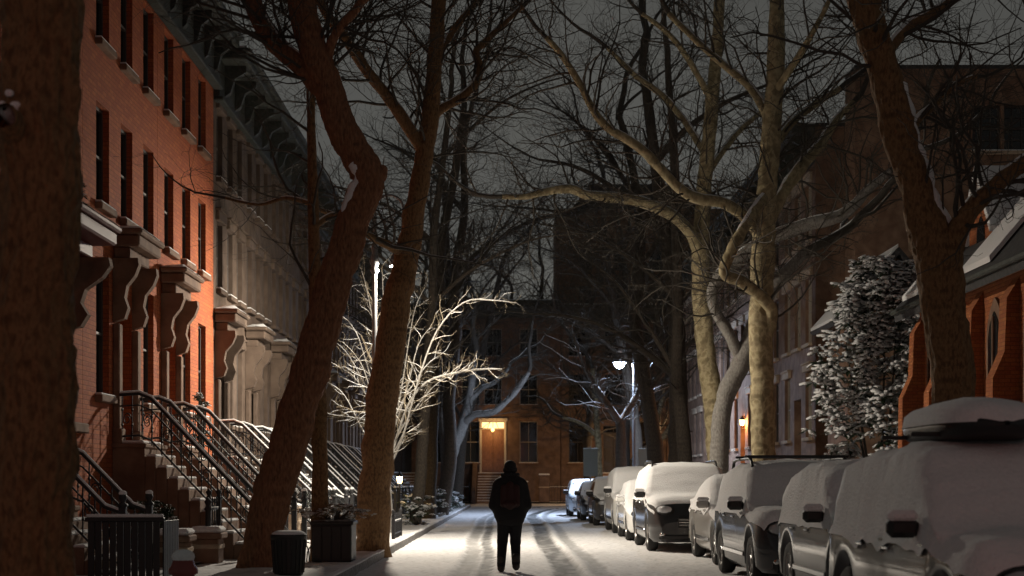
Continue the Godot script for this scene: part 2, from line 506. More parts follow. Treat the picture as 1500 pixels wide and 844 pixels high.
# ---------------------------------------------------------------- leafy things
func leaf_quad(mb: MB, p: Vector3, dir: Vector3, up: Vector3, l: float, w: float) -> void:
	var s := dir.cross(up).normalized()
	var m := p + dir * l * 0.5 + up * w * 0.15
	var e := p + dir * l - up * w * 0.2
	mb.tri(p, m + s * w * 0.5, e, up); mb.tri(p, e, m - s * w * 0.5, up)

func snowy_bush(called: String, label: String, category: String, at: Vector3, size: Vector3, count: int, leaf: float, snow_share: float, leaf_mat: Material, seed_: int, cone := 0.0, group := "") -> Node3D:
	rng.seed = seed_
	var t := thing(called, label, category, at, Basis(), group)
	var st := MB.new(); var lf := MB.new(); var sn := MB.new()
	for k in 5:
		var a := TAU * k / 5.0
		st.tube(PackedVector3Array([Vector3(0, -0.05, 0), Vector3(cos(a) * size.x * 0.15, size.y * 0.4, sin(a) * size.z * 0.15), Vector3(cos(a) * size.x * 0.25, size.y * 0.8, sin(a) * size.z * 0.25)]), PackedFloat32Array([0.05, 0.035, 0.01]) , 6)
	var clumps := []
	for k in maxi(6, int(count / 11.0)): clumps.append([pow(rng.randf(), 0.85), rng.randf() * TAU])
	for k in count:
		# clusters in clumps through the outer part of an uneven volume
		var cl: Array = clumps[rng.randi() % clumps.size()]
		var y := clampf(cl[0] + rng.randfn() * 0.035, 0.0, 1.0)
		var ang: float = cl[1] + rng.randfn() * 0.16
		var lobes := 1.0 + 0.26 * sin(ang * 3.0 + y * 7.0) + 0.22 * sin(ang * 5.0 - y * 13.0)
		var prof := sqrt(maxf(0.0, 1.0 - pow(absf(y * 2.0 - 0.8) / 1.25, 2.0))) if cone == 0.0 else (1.0 - y * cone) * minf(1.0, 0.7 + y * 3.0)
		var q := sqrt(rng.randf_range(0.45, 1.0)) * prof * lobes
		var c := Vector3(cos(ang) * size.x * 0.5 * q, 0.06 + y * size.y, sin(ang) * size.z * 0.5 * q)
		var outd := Vector3(cos(ang), 0.25, sin(ang)).normalized()
		var nl := rng.randi_range(6, 9)
		var capped := rng.randf() < snow_share
		for j in nl:
			var g := TAU * j / nl + rng.randf() * 0.5
			var dd := (Vector3(cos(g), rng.randf_range(-0.75, 0.1), sin(g)) + outd * 0.4).normalized()
			var up := (Vector3.UP - dd * dd.y).normalized()
			var l := leaf * rng.randf_range(0.55, 1.25)
			leaf_quad(lf, c, dd, up, l, l * 0.32)
			if capped and rng.randf() < 0.8:
				sn.blob(c + dd * l * 0.5 + up * l * 0.07, Vector3(l * 0.165, l * 0.11, l * 0.47), 5, 3, Basis(dd.cross(up).normalized() * -1.0, up, dd))
	put("stems", st, M.twig, t)
	put("foliage", lf, leaf_mat, t)
	if sn.v.size() > 0: put("snow", sn, M.snow, t)
	return t

# ---------------------------------------------------------------- row houses
# local axes of a house: x along the front, y up, z out to the street
const LEFT_B := Basis(Vector3(0, 0, -1), Vector3(0, 1, 0), Vector3(1, 0, 0))
const RIGHT_B := Basis(Vector3(0, 0, 1), Vector3(0, 1, 0), Vector3(-1, 0, 0))

func wall_with_holes(w: float, h: float, holes: Array, depth: float, reveal := 0.22) -> MB:
	var mb := MB.new()
	var us := [0.0, w]; var vs := [0.0, h]
	for r in holes:
		us.append(r[0]); us.append(r[1]); vs.append(r[2]); vs.append(r[3])
	us.sort(); vs.sort()
	for i in us.size() - 1:
		if us[i + 1] - us[i] < 1e-4: continue
		for j in vs.size() - 1:
			if vs[j + 1] - vs[j] < 1e-4: continue
			var cu: float = (us[i] + us[i + 1]) / 2; var cv: float = (vs[j] + vs[j + 1]) / 2
			var open := false
			for r in holes:
				if cu > r[0] and cu < r[1] and cv > r[2] and cv < r[3]: open = true; break
			if not open: mb.quad(Vector3(us[i], vs[j], 0), Vector3(us[i + 1], vs[j], 0), Vector3(us[i + 1], vs[j + 1], 0), Vector3(us[i], vs[j + 1], 0), Vector3.BACK)
	for r in holes:
		var a := Vector3(r[0], r[2], 0); var b := Vector3(r[1], r[2], 0); var c := Vector3(r[1], r[3], 0); var d := Vector3(r[0], r[3], 0)
		var z := Vector3(0, 0, -reveal)
		mb.quad(a, b, b + z, a + z, Vector3.UP); mb.quad(d, c, c + z, d + z, Vector3.DOWN)
		mb.quad(a, d, d + z, a + z, Vector3.RIGHT); mb.quad(b, c, c + z, b + z, Vector3.LEFT)
	for u in [0.0, w]:
		mb.quad(Vector3(u, 0, 0), Vector3(u, h, 0), Vector3(u, h, -depth), Vector3(u, 0, -depth), Vector3(-1 if u == 0.0 else 1, 0, 0))
	mb.quad(Vector3(0, 0, -depth), Vector3(w, 0, -depth), Vector3(w, h, -depth), Vector3(0, h, -depth), Vector3.FORWARD)
	return mb

var runs := {}
var win_cache := {}
func window(parent: Node3D, u0: float, u1: float, v0: float, v1: float, frame_mat: Material, sill_mat: Material, sill_snow := true, lintel := true, proud := 0.0, bars := 1) -> void:
	var w := u1 - u0; var h := v1 - v0
	var key := "%.2f %.2f %d" % [w, h, bars]
	if not win_cache.has(key):
		var fr := MB.new()
		var t := 0.055
		fr.box(Vector3(t / 2, h / 2, 0), Vector3(t, h, 0.09), 0.008); fr.box(Vector3(w - t / 2, h / 2, 0), Vector3(t, h, 0.09), 0.008)
		fr.box(Vector3(w / 2, t / 2, 0), Vector3(w - 2 * t, t, 0.086), 0.008); fr.box(Vector3(w / 2, h - t / 2, 0), Vector3(w - 2 * t, t, 0.086), 0.008)
		fr.box(Vector3(w / 2, h * 0.5, 0.01), Vector3(w - 2 * t, 0.05, 0.07), 0.006)
		for k in range(1, bars + 1): fr.box(Vector3(w * k / (bars + 1), h / 2, 0), Vector3(0.022, h - 2 * t, 0.05))
		if bars > 1:
			for k in [0.25, 0.75]: fr.box(Vector3(w / 2, h * k, 0), Vector3(w - 2 * t, 0.022, 0.048))
		var pn := MB.new().box(Vector3(w / 2, h / 2, -0.02), Vector3(w - t, h - t, 0.012))
		var sl := MB.new().box(Vector3(w / 2, -0.06, 0.04), Vector3(w + 0.14, 0.11, 0.17), 0.012)
		var ln := MB.new().box(Vector3(w / 2, h + 0.12, 0.04), Vector3(w + 0.22, 0.22, 0.11), 0.015).box(Vector3(w / 2, h + 0.26, 0.06), Vector3(w + 0.32, 0.06, 0.16), 0.012)
		var ss := MB.new().box(Vector3(w / 2, 0.012, 0.05), Vector3(w + 0.1, 0.035, 0.12), 0.014)
		win_cache[key] = [fr.mesh(), pn.mesh(), sl.mesh(), ln.mesh(), ss.mesh()]
	var c: Array = win_cache[key]
	var f := put("window", c[0], frame_mat, parent, Vector3(u0, v0, -0.15))
	put("pane", c[1], M.glass, f)
	var s := put("sill", c[2], sill_mat, parent, Vector3(u0, v0, 0))
	if sill_snow: put("snow", c[4], M.snow, s)
	if lintel: put("lintel", c[3], sill_mat, parent, Vector3(u0, v0, 0))

func door(parent: Node3D, u0: float, u1: float, v0: float, v1: float, m: Material, trim: Material, transom: Material) -> void:
	var w := u1 - u0; var h := v1 - v0
	var dh := h - 0.55
	for k in 2:
		var lw := w / 2 - 0.012
		var leaf := MB.new().box(Vector3(lw / 2, dh / 2, 0), Vector3(lw, dh, 0.06), 0.006)
		var lo := put("door", leaf, m, parent, Vector3(u0 + k * (lw + 0.024), v0, -0.34))
		for q in [[0.06, 0.28], [0.32, 0.62], [0.66, 0.95]]:
			put("panel", MB.new().box(Vector3(lw / 2, dh * (q[0] + q[1]) / 2, 0.035), Vector3(lw * 0.66, dh * (q[1] - q[0]), 0.03), 0.02), m, lo)
		put("handle", MB.new().blob(Vector3(lw - 0.07 if k == 0 else 0.07, dh * 0.45, 0.06), Vector3(0.03, 0.03, 0.03)), M.chrome, lo)
	var tf := put("transom", MB.new().box(Vector3(w / 2, 0.03, 0), Vector3(w, 0.06, 0.1), 0.008).box(Vector3(w / 2, 0.52, 0), Vector3(w, 0.06, 0.1), 0.008).box(Vector3(w / 2, 0.275, 0), Vector3(0.03, 0.43, 0.06)), trim, parent, Vector3(u0, v0 + dh, -0.32))
	put("pane", MB.new().box(Vector3(w / 2, 0.275, -0.02), Vector3(w, 0.43, 0.012)), transom, tf)

# hood of a door: slab with cornice on two scrolled brackets, pilasters below
func hood(parent: Node3D, uc: float, v0: float, vtop: float, w: float, proj: float, m: Material, snow := true, slab: Material = null) -> void:
	var hd := MB.new()
	hd.box(Vector3(0, 0.0, proj / 2), Vector3(w, 0.2, proj), 0.03)
	hd.box(Vector3(0, 0.15, proj / 2 + 0.03), Vector3(w + 0.14, 0.1, proj + 0.06), 0.03)
	hd.box(Vector3(0, -0.2, proj * 0.3), Vector3(w - 0.2, 0.2, proj * 0.6), 0.02)
	var ho := put("hood", hd, slab if slab else m, parent, Vector3(uc, vtop, 0.005))
	for s in [-1.0, 1.0]:
		# S shaped console, drawn as a profile in depth and height
		var poly := PackedVector2Array([Vector2(0, 0), Vector2(proj * 0.92, 0), Vector2(proj * 0.95, -0.12), Vector2(proj * 0.80, -0.3), Vector2(proj * 0.50, -0.48), Vector2(proj * 0.42, -0.68), Vector2(proj * 0.55, -0.86), Vector2(proj * 0.42, -1.04), Vector2(0, -1.1)])
		var br := MB.new().prism(poly, -0.09, 0.09, Basis(Vector3(0, 0, 1), Vector3(0, 1, 0), Vector3(-1, 0, 0)), Vector3(s * (w / 2 - 0.14), -0.3, 0))
		put("bracket", br, m, ho)
		var ph := vtop - 1.42 - v0
		put("pilaster", MB.new().box(Vector3(0, ph / 2, 0.06), Vector3(0.22, ph, 0.12), 0.02).box(Vector3(0, 0.15, 0.08), Vector3(0.28, 0.3, 0.17), 0.02), m, parent, Vector3(uc + s * (w / 2 - 0.16), v0, 0))
	if snow:
		var rows := []
		for i in 9:
			var r := []
			for j in 5:
				var e := minf(minf(i, 8 - i) / 1.5, minf(j, 4 - j))
				r.append(Vector3((i / 8.0 - 0.5) * (w + 0.12), 0.2 + 0.10 * clampf(e, 0, 1) + 0.02 * noise.get_noise_2d(i * 40 + uc * 99, j * 40), j / 4.0 * (proj + 0.04)))
			rows.append(r)
		put("snow", MB.new().grid(rows, Vector3.UP), M.snow, ho)

func stoop(parent: Node3D, uc: float, w: float, top: float, m: Material, tread := 0.25, landing := 0.9) -> float:
	var k := int(round(top / 0.185))
	var rise := top / k
	var st := put("stoop", MB.new().box(Vector3(0, top / 2 - 0.02, landing / 2), Vector3(w, top - 0.04, landing)), m, parent, Vector3(uc, 0, 0.01))
	put("landing", MB.new().box(Vector3(0, top + 0.0, landing / 2), Vector3(w + 0.08, 0.08, landing + 0.06), 0.02), m, st)
	put("snow", MB.new().box(Vector3(0, top + 0.065, landing / 2), Vector3(w - 0.1, 0.06, landing - 0.06), 0.025), M.snow, st)
	for i in range(1, k):
		var h := top - i * rise
		var z := landing + (i - 0.5) * tread
		put("step", MB.new().box(Vector3(0, h / 2, z), Vector3(w, h, tread - 0.004), 0.012), m, st)
		put("snow", MB.new().box(Vector3(0, h + 0.02, z + 0.01), Vector3(w - 0.06, 0.05, tread * 0.92), 0.02), M.snow, st)
	return landing + (k - 1) * tread

# iron railing down one side of a stoop
func railing(label: String, house: Node3D, u: float, top: float, run: float, landing: float, snowy := true, group := "") -> void:
	var t := thing("stoop_railing", label, "railing", house.transform * Vector3(u, 0, 0), house.transform.basis, group)
	var h := 0.88
	var path := PackedVector3Array([Vector3(0, top + h, 0.12), Vector3(0, top + h + 0.02, landing - 0.1), Vector3(0, top + h - 0.06, landing + 0.1), Vector3(0, h + 0.22, run - 0.1), Vector3(0, h + 0.14, run + 0.12)])
	var rr := PackedFloat32Array([0.032, 0.032, 0.032, 0.032, 0.032])
	var hr := put("handrail", MB.new().tube(path, rr, 8), M.iron, t)
	if snowy:
		var sp := PackedVector3Array(); var sr := PackedFloat32Array()
		for p in path: sp.append(p + Vector3(0, 0.03, 0)); sr.append(0.027)
		put("snow", MB.new().tube(sp, sr, 6), M.snow, hr)
	var low := PackedVector3Array()
	for p in path: low.append(p - Vector3(0, 0.72, 0))
	put("lower_rail", MB.new().tube(low, PackedFloat32Array([0.018, 0.018, 0.018, 0.018, 0.018]), 6), M.iron, t)
	var mid := PackedVector3Array()
	for p in path: mid.append(p - Vector3(0, 0.2, 0))
	put("middle_rail", MB.new().tube(mid, PackedFloat32Array([0.014, 0.014, 0.014, 0.014, 0.014]), 6), M.iron, t)
	var nb := int((run - 0.1) / 0.17)
	var bal := MB.new()
	bal.bar(Vector3.ZERO, Vector3(0, 0.74, 0), 0.011, 5)
	for q in [0.24, 0.5]: bal.blob(Vector3(0, q, 0), Vector3(0.024, 0.035, 0.024), 5, 3)
	var bm := bal.mesh()
	# cast scroll between two balusters
	var ring := PackedVector3Array(); var rgr := PackedFloat32Array()
	for k in 13:
		var g := TAU * k / 12.0 * 1.4
		var q := 0.075 * (1.0 - k / 18.0)
		ring.append(Vector3(0, 0.36 + sin(g) * q * 1.5, cos(g) * q)); rgr.append(0.010)
	var scroll := MB.new().tube(ring, rgr, 4).mesh()
	for k in nb + 1:
		var z := 0.16 + k * 0.17
		var y := top if z < landing else lerpf(top, 0.2, (z - landing) / maxf(run - landing, 0.1))
		put("baluster", bm, M.iron, t, Vector3(0, y + 0.12, z))
		if k % 2 == 0: put("scroll", scroll, M.iron, t, Vector3(0, y + 0.10, z + 0.085))
	var post := MB.new().box(Vector3(0, 0.55, 0), Vector3(0.1, 1.1, 0.1), 0.01).lathe(Vector3(0, 1.1, 0), [Vector2(0.07, 0), Vector2(0.075, 0.03), Vector2(0.03, 0.06), Vector2(0.062, 0.12), Vector2(0.05, 0.17), Vector2(0.002, 0.2)], 10)
	put("newel_post", post, M.iron, t, Vector3(0, 0, run + 0.15))
	if snowy: put("snow", MB.new().blob(Vector3(0, 1.29, 0), Vector3(0.06, 0.04, 0.06), 8, 5), M.snow, t, Vector3(0, 0, run + 0.15))

func cornice(parent: Node3D, w: float, h: float, m: Material, proj := 0.75) -> void:
	var c := MB.new()
	c.box(Vector3(w / 2, 0.0, proj * 0.5), Vector3(w, 0.16, proj), 0.02)
	c.box(Vector3(w / 2, 0.13, proj * 0.5 + 0.05), Vector3(w, 0.1, proj + 0.1), 0.02)
	c.box(Vector3(w / 2, -0.5, 0.07), Vector3(w, 0.86, 0.14), 0.01)
	c.box(Vector3(w / 2, -0.98, 0.11), Vector3(w, 0.1, 0.22), 0.02)
	var o := put("cornice", c, m, parent, Vector3(0, h, 0.004))
	var poly := PackedVector2Array([Vector2(0, 0), Vector2(proj * 0.86, 0), Vector2(proj * 0.86, -0.14), Vector2(proj * 0.5, -0.3), Vector2(proj * 0.36, -0.62), Vector2(0, -0.82)])
	var k := maxi(3, int(w / 1.05))
	var bm := MB.new().prism(poly, -0.07, 0.07, Basis(Vector3(0, 0, 1), Vector3(0, 1, 0), Vector3(-1, 0, 0))).mesh()
	for i in k: put("bracket", bm, m, o, Vector3(w * (i + 0.5) / k, -0.085, 0.0))
	put("snow", MB.new().box(Vector3(w / 2, 0.21, proj * 0.5), Vector3(w - 0.06, 0.06, proj), 0.025), M.snow, o)

# p: w, h, wall, trim, rows [[v0,v1],...], cols [u...], ww, door [u, w, v0, v1], hood_top, stoop
func row_house(called: String, label: String, at: Vector3, bs: Basis, p: Dictionary, group := "") -> Node3D:
	var t := thing(called, label, "house", at, bs, group)
	var holes := []
	var wins := []
	for ri in p.rows.size():
		var r: Array = p.rows[ri]
		for u in p.cols:
			if p.has("door") and r[0] < p.door[3] and absf(u - p.door[0]) < 0.9: continue
			wins.append([u - p.ww / 2, u + p.ww / 2, r[0], r[1]])
	for w in wins: holes.append(w)
	if p.has("door"): holes.append([p.door[0] - p.door[1] / 2, p.door[0] + p.door[1] / 2, p.door[2], p.door[3]])
	put("wall", wall_with_holes(p.w, p.h, holes, p.get("depth", 9.0), 0.42), p.wall, t)
	put("roof", MB.new().box(Vector3(p.w / 2, p.h + 0.06, -p.get("depth", 9.0) / 2), Vector3(p.w, 0.12, p.get("depth", 9.0))), M.roof, t)
	for w in wins: window(t, w[0], w[1], w[2], w[3], p.get("frame", M.window_frame), p.trim, p.get("sill_snow", true), p.get("lintel", true), 0.0, p.get("bars", 1))
	if p.has("door"):
		door(t, p.door[0] - p.door[1] / 2, p.door[0] + p.door[1] / 2, p.door[2], p.door[3], p.get("door_mat", M.dark_door), p.get("frame", M.window_frame), p.get("transom", M.glass))
		if p.has("hood_top"): hood(t, p.door[0], p.door[2], p.hood_top, p.get("hood_w", 2.0), p.get("hood_p", 0.5), p.trim, true, p.get("canopy", p.trim))
		if p.has("stoop"):
			var run := stoop(t, p.door[0], p.stoop, p.door[2], p.get("stoop_mat", p.trim), p.get("tread", 0.25), p.get("landing", 0.9))
			runs[t] = run
	if p.get("cornice", true): cornice(t, p.w, p.h - 0.1, M.cornice, p.get("cornice_p", 0.75))
	if p.get("band", 0.0) > 0.0: put("string_course", MB.new().box(Vector3(p.w / 2, p.band, 0.05), Vector3(p.w, 0.16, 0.12), 0.02), p.trim, t)
	return t

# ---------------------------------------------------------------- cars
func sample(prof: Array, s: float) -> float:
	if s <= prof[0][0]: return prof[0][1]
	for i in prof.size() - 1:
		if s <= prof[i + 1][0]:
			return lerpf(prof[i][1], prof[i + 1][1], (s - prof[i][0]) / (prof[i + 1][0] - prof[i][0]))
	return prof[-1][1]

func soft(prof: Array, s: float, l: float) -> float:
	var a := 0.0
	for k in range(-3, 4): a += sample(prof, clampf(s + k * 0.035, 0, l))
	return a / 7.0

# the car points at the camera: front at z = 0, length along -z, origin on the ground under the nose
func car(called: String, label: String, x_side: float, d: float, o: Dictionary) -> Node3D:
	var l: float = o.l; var w: float = o.w; var h: float = o.h
	var suv: bool = o.suv
	var t := thing(called, label, "car", Vector3(x_side + w / 2, 0, -d), Basis(Vector3.UP, o.get("turn", 0.0)), "cars parked along the kerb")
	var hood_y := h * (0.60 if suv else 0.62)
	var belt := h * (0.63 if suv else 0.655)
	var prof: Array
	if suv:
		prof = [[0, 0.52], [0.05, 0.66], [0.12, hood_y - 0.10], [0.3, hood_y - 0.02], [1.15, hood_y + 0.06], [1.95, h - 0.06], [2.35, h], [l - 1.0, h - 0.02], [l - 0.45, h - 0.10], [l - 0.12, belt + 0.05], [l - 0.04, 0.85], [l, 0.6]]
	else:
		prof = [[0, 0.48], [0.06, 0.60], [0.14, hood_y - 0.16], [0.4, hood_y - 0.07], [1.25, hood_y + 0.05], [2.15, h - 0.05], [2.6, h], [3.2, h - 0.04], [l - 0.75, belt + 0.10], [l - 0.15, belt + 0.04], [l - 0.04, 0.75], [l, 0.55]]
	var wr := 0.35 if suv else 0.325
	var s1 := 0.88; var s2 := l - 0.92
	var rows := []; var snow_rows := []
	var side_snow: float = o.get("side_snow", 1.0)
	var th: float = o.get("snow", 1.0)
	var m := int(l / 0.045)
	var sections := []
	for i in m + 1:
		var s := l * i / m
		var top := soft(prof, s, l)
		var hw := w / 2 * (1.0 - 0.26 * pow(1.0 - clampf(s / 0.55, 0, 1), 2.2)) * (1.0 - 0.14 * pow(1.0 - clampf((l - s) / 0.4, 0, 1), 2.2))
		var lo := 0.21
		for q in [s1, s2]:
			var e: float = wr + 0.07
			if absf(s - q) < e: lo = maxf(lo, wr + sqrt(e * e - (s - q) * (s - q)) * 0.97)
		var bel := minf(belt, top - 0.05)
		var k := clampf((top - belt) / (h - belt), 0, 1)
		var wt := (hw - 0.05) * (1.0 - 0.165 * k)
		var half := [Vector2(hw - 0.10, lo), Vector2(hw - 0.025, minf(lo + 0.08, bel - 0.12)), Vector2(hw, clampf(0.56, lo + 0.09, maxf(lo + 0.09, bel - 0.10))), Vector2(hw - 0.012, maxf(lo + 0.11, bel - 0.06)), Vector2(hw - 0.05, bel), Vector2(lerpf(hw - 0.05, wt, 0.55), lerpf(bel, top, 0.52)), Vector2(wt, lerpf(bel, top, 0.90)), Vector2(wt - 0.10, top - 0.004), Vector2(wt * 0.5, top + 0.012), Vector2(0, top + 0.018)]
		if k <= 0.01:
			half[5] = Vector2(hw - 0.09, lerpf(bel, top, 0.5)); half[6] = Vector2(hw - 0.15, top - 0.012); half[7] = Vector2(hw - 0.25, top)
		sections.append(half)
		var row := []
		for j in half.size(): row.append(Vector3(-half[j].x, half[j].y, -s))
		for j in range(half.size() - 2, -1, -1): row.append(Vector3(half[j].x, half[j].y, -s))
		rows.append(row)
		# snow lying on everything from the belt line up
		if s > 0.16 and s < l - 0.06:
			var fade := minf(clampf((s - 0.16) / 0.25, 0, 1), clampf((l - 0.06 - s) / 0.2, 0, 1))
			fade = sqrt(fade)
			var sr := []
			var hs := []
			var roofy := clampf((k - 0.92) / 0.08, 0, 1)
			var ths := [0.002, 0.018 * side_snow, 0.026 * side_snow, 0.045, 0.06 + 0.02 * roofy, 0.065 + 0.03 * roofy, 0.07 + 0.03 * roofy]
			for j in 7:
				var a: Vector2 = half[j + 3]
				if side_snow <= 0.05 and j < 3: a = a if j < 2 else a.lerp(half[6], 0.6)
				var tt: float = ths[j] * fade * th
				var nn := noise.get_noise_3d(s * 55.0 + d * 30.0, a.x * 60.0, a.y * 70.0)
				var n5 := noise.get_noise_3d(s * 260.0, a.x * 260.0 + d * 9.0, a.y * 260.0)
				tt *= 1.0 + 0.6 * nn + 0.22 * n5
				if j == 0: a.y -= (0.02 + 0.16 * maxf(noise.get_noise_2d(s * 40.0 + d * 17.0, d * 31.0), 0.0)) * side_snow; tt = (0.022 + 0.006 * nn) * side_snow
				hs.append(Vector2(a.x + tt * (0.75 if j < 4 else 0.15), a.y + tt * (0.3 if j < 3 else 0.9)))
			for j in 7: sr.append(Vector3(-hs[j].x, hs[j].y, -s))
			for j in range(5, -1, -1): sr.append(Vector3(hs[j].x, hs[j].y, -s))
			snow_rows.append(sr)
	var body := MB.new()
	body.grid(rows, Vector3.UP, Vector3(0, 0.5, -l / 2))
	for e in [0, rows.size() - 1]:
		var rr: Array = rows[e]
		for j in range(1, rr.size() - 1): body.tri(rr[0], rr[j], rr[j + 1], Vector3(0, 0, 1 if e == 0 else -1))
	var paint := mat(o.paint, 0.5)
	paint.clearcoat_enabled = true; paint.clearcoat = 0.8; paint.clearcoat_roughness = 0.06
	put("body", body, paint, t)
	put("underbody", MB.new().box(Vector3(0, 0.36, -l / 2), Vector3(w - 0.5, 0.32, l - 0.3), 0.05), M.black_trim, t)
	put("snow", MB.new().grid(snow_rows, Vector3.UP, Vector3(0, 0.6, -l / 2)), M.snow, t)
	# windows, lying a little proud of the body and under the snow
	var mid := 0.5 * (1.3 + l)
	for sd in [-1.0, 1.0]:
		for span in [[0.36, 0.56], [0.57, 0.76]]:
			var g := []
			for i in sections.size():
				var u := float(i) / (sections.size() - 1)
				if u < span[0] or u > span[1]: continue
				var hf: Array = sections[i]
				g.append([Vector3(sd * (hf[4].lerp(hf[5], 0.25).x + 0.006), hf[4].lerp(hf[5], 0.25).y, -l * u), Vector3(sd * (hf[5].x + 0.006), hf[5].y, -l * u), Vector3(sd * (hf[6].x + 0.005), lerpf(hf[5].y, hf[6].y, 0.93), -l * u)])
			put("side_window", MB.new().grid(g, Vector3(sd, 0.2, 0)), M.glass, t)
	var ws := []
	for i in sections.size():
		var s := l * i / float(sections.size() - 1)
		if s < 1.22 or s > 1.98 + (0.0 if suv else 0.2): continue
		var hf: Array = sections[i]; var r := []
		for q in [-0.86, -0.5, 0.0, 0.5, 0.86]:
			r.append(Vector3(q * hf[6].x, soft(prof, s, l) + 0.022, -s))
		ws.append(r)
	put("windscreen", MB.new().grid(ws, Vector3(0, 0.7, 0.7)), M.glass, t)
	# wheels
	for s in [s1, s2]:
		for sd in [-1.0, 1.0]:
			var bs := Basis(Vector3(0, 0, 1), PI / 2 * sd * -1.0)
			var ctr := Vector3(sd * (w / 2 - 0.125), wr, -s)
			var ty := put("wheel", MB.new().lathe(Vector3.ZERO, [Vector2(wr * 0.62, -0.1), Vector2(wr * 0.9, -0.11), Vector2(wr, -0.075), Vector2(wr + 0.003, 0), Vector2(wr, 0.075), Vector2(wr * 0.9, 0.11), Vector2(wr * 0.62, 0.1)], 22, bs), M.tyre, t, ctr)
			var rim := MB.new().lathe(Vector3.ZERO, [Vector2(wr * 0.60, 0.02), Vector2(wr * 0.64, 0.1), Vector2(wr * 0.58, 0.095), Vector2(wr * 0.56, 0.03), Vector2(0.001, 0.028)], 20, bs)
			for k in 5:
				var g := TAU * k / 5.0
				rim.box(bs * Vector3(cos(g) * wr * 0.3, 0.065, sin(g) * wr * 0.3), Vector3(wr * 0.6, 0.03, 0.055), 0.008, bs * Basis(Vector3.UP, -g))
			rim.lathe(Vector3.ZERO, [Vector2(0.05, 0.05), Vector2(0.05, 0.09), Vector2(0.001, 0.095)], 10, bs)
			put("rim", rim, M.rim, ty)
	# mirrors with a cap of snow
	for sd in [-1.0, 1.0]:
		var mp := Vector3(sd * (w / 2 + 0.07), belt + 0.06, -1.62)
		var mi := put("wing_mirror", MB.new().box(Vector3.ZERO, Vector3(0.235, 0.15, 0.12), 0.042).bar(Vector3(-sd * 0.16, -0.05, 0), Vector3(-sd * 0.03, -0.03, 0), 0.025), M.black_trim if not o.get("body_mirror", false) else paint, t, mp)
		put("snow", MB.new().box(Vector3(0, 0.085, 0), Vector3(0.22, 0.075 * th, 0.13), 0.033), M.snow, mi)
	# front end
	var gz := 0.012
	var gw: float = w * 0.40
	put("bumper", MB.new().box(Vector3(0, 0.31, -0.10), Vector3(w * 0.80, 0.18, 0.26), 0.06), M.black_trim, t)
	var gr := put("grille", MB.new().box(Vector3(0, 0, 0), Vector3(gw, 0.22 if suv else 0.15, 0.05), 0.02), M.black_trim, t, Vector3(0, 0.62 if suv else 0.54, -0.02 + gz))
	for k in 3: put("grille_bar", MB.new().box(Vector3(0, (k - 1) * 0.055, 0.028), Vector3(gw * 0.94, 0.014, 0.02), 0.004), M.chrome if o.get("chrome", true) else M.plastic, gr)
	put("emblem", MB.new().lathe(Vector3.ZERO, [Vector2(0.055, 0), Vector2(0.055, 0.012), Vector2(0.001, 0.016)], 14, Basis(Vector3.RIGHT, PI / 2)), M.chrome, gr, Vector3(0, 0.0, 0.038))
	put("number_plate", MB.new().box(Vector3(0, 0.38, 0.04), Vector3(0.31, 0.155, 0.014), 0.004), M.plate, t)
	for sd in [-1.0, 1.0]:
		var hy := hood_y - (0.20 if suv else 0.23)
		var hl := put("headlight", MB.new().blob(Vector3.ZERO, Vector3(0.19, 0.085, 0.12), 14, 8, Basis(Vector3.UP, sd * 0.55)), M.lens, t, Vector3(sd * w * 0.335, hy, -0.115))
		put("surround", MB.new().blob(Vector3(0, -0.015, -0.03), Vector3(0.23, 0.11, 0.12), 14, 8, Basis(Vector3.UP, sd * 0.55)), M.black_trim, hl)
		put("fog_lamp", MB.new().blob(Vector3(sd * w * 0.36, 0.37, -0.03), Vector3(0.07, 0.05, 0.06), 10, 6), M.chrome, t)
		put("tail_light", MB.new().box(Vector3(sd * w * 0.40, belt - 0.10, -l + 0.06), Vector3(0.14, 0.26, 0.12), 0.04), M.red_lens, t)
		put("side_moulding", MB.new().box(Vector3(sd * (w / 2 - 0.004), 0.42, -l / 2), Vector3(0.03, 0.07, (s2 - s1) - 0.9), 0.012), M.chrome if o.get("chrome", true) else M.black_trim, t)
		for z in [-2.35, -3.2]: put("door_handle", MB.new().box(Vector3(sd * (w / 2 + 0.008), belt - 0.12, z), Vector3(0.03, 0.03, 0.19), 0.01), M.chrome if o.get("chrome", true) else paint, t)
	if o.get("rails", false):
		for sd in [-1.0, 1.0]:
			var rx: float = sd * (w / 2 - 0.05) * 0.78
			var a := -2.05; var b := -l + 0.75
			put("roof_rail", MB.new().tube(PackedVector3Array([Vector3(rx, h, a), Vector3(rx, h + 0.10, a - 0.14), Vector3(rx, h + 0.115, a - 0.4), Vector3(rx, h + 0.115, b + 0.4), Vector3(rx, h + 0.09, b + 0.12), Vector3(rx, h - 0.03, b)]), PackedFloat32Array([0.025, 0.025, 0.022, 0.022, 0.025, 0.025]), 8), M.black_trim, t)
	if o.get("rack", false):
		for z in [-2.3, -3.2]:
			put("cross_bar", MB.new().box(Vector3(0, h + 0.15, z), Vector3(w * 0.82, 0.035, 0.07), 0.012), M.black_trim, t)
	return t

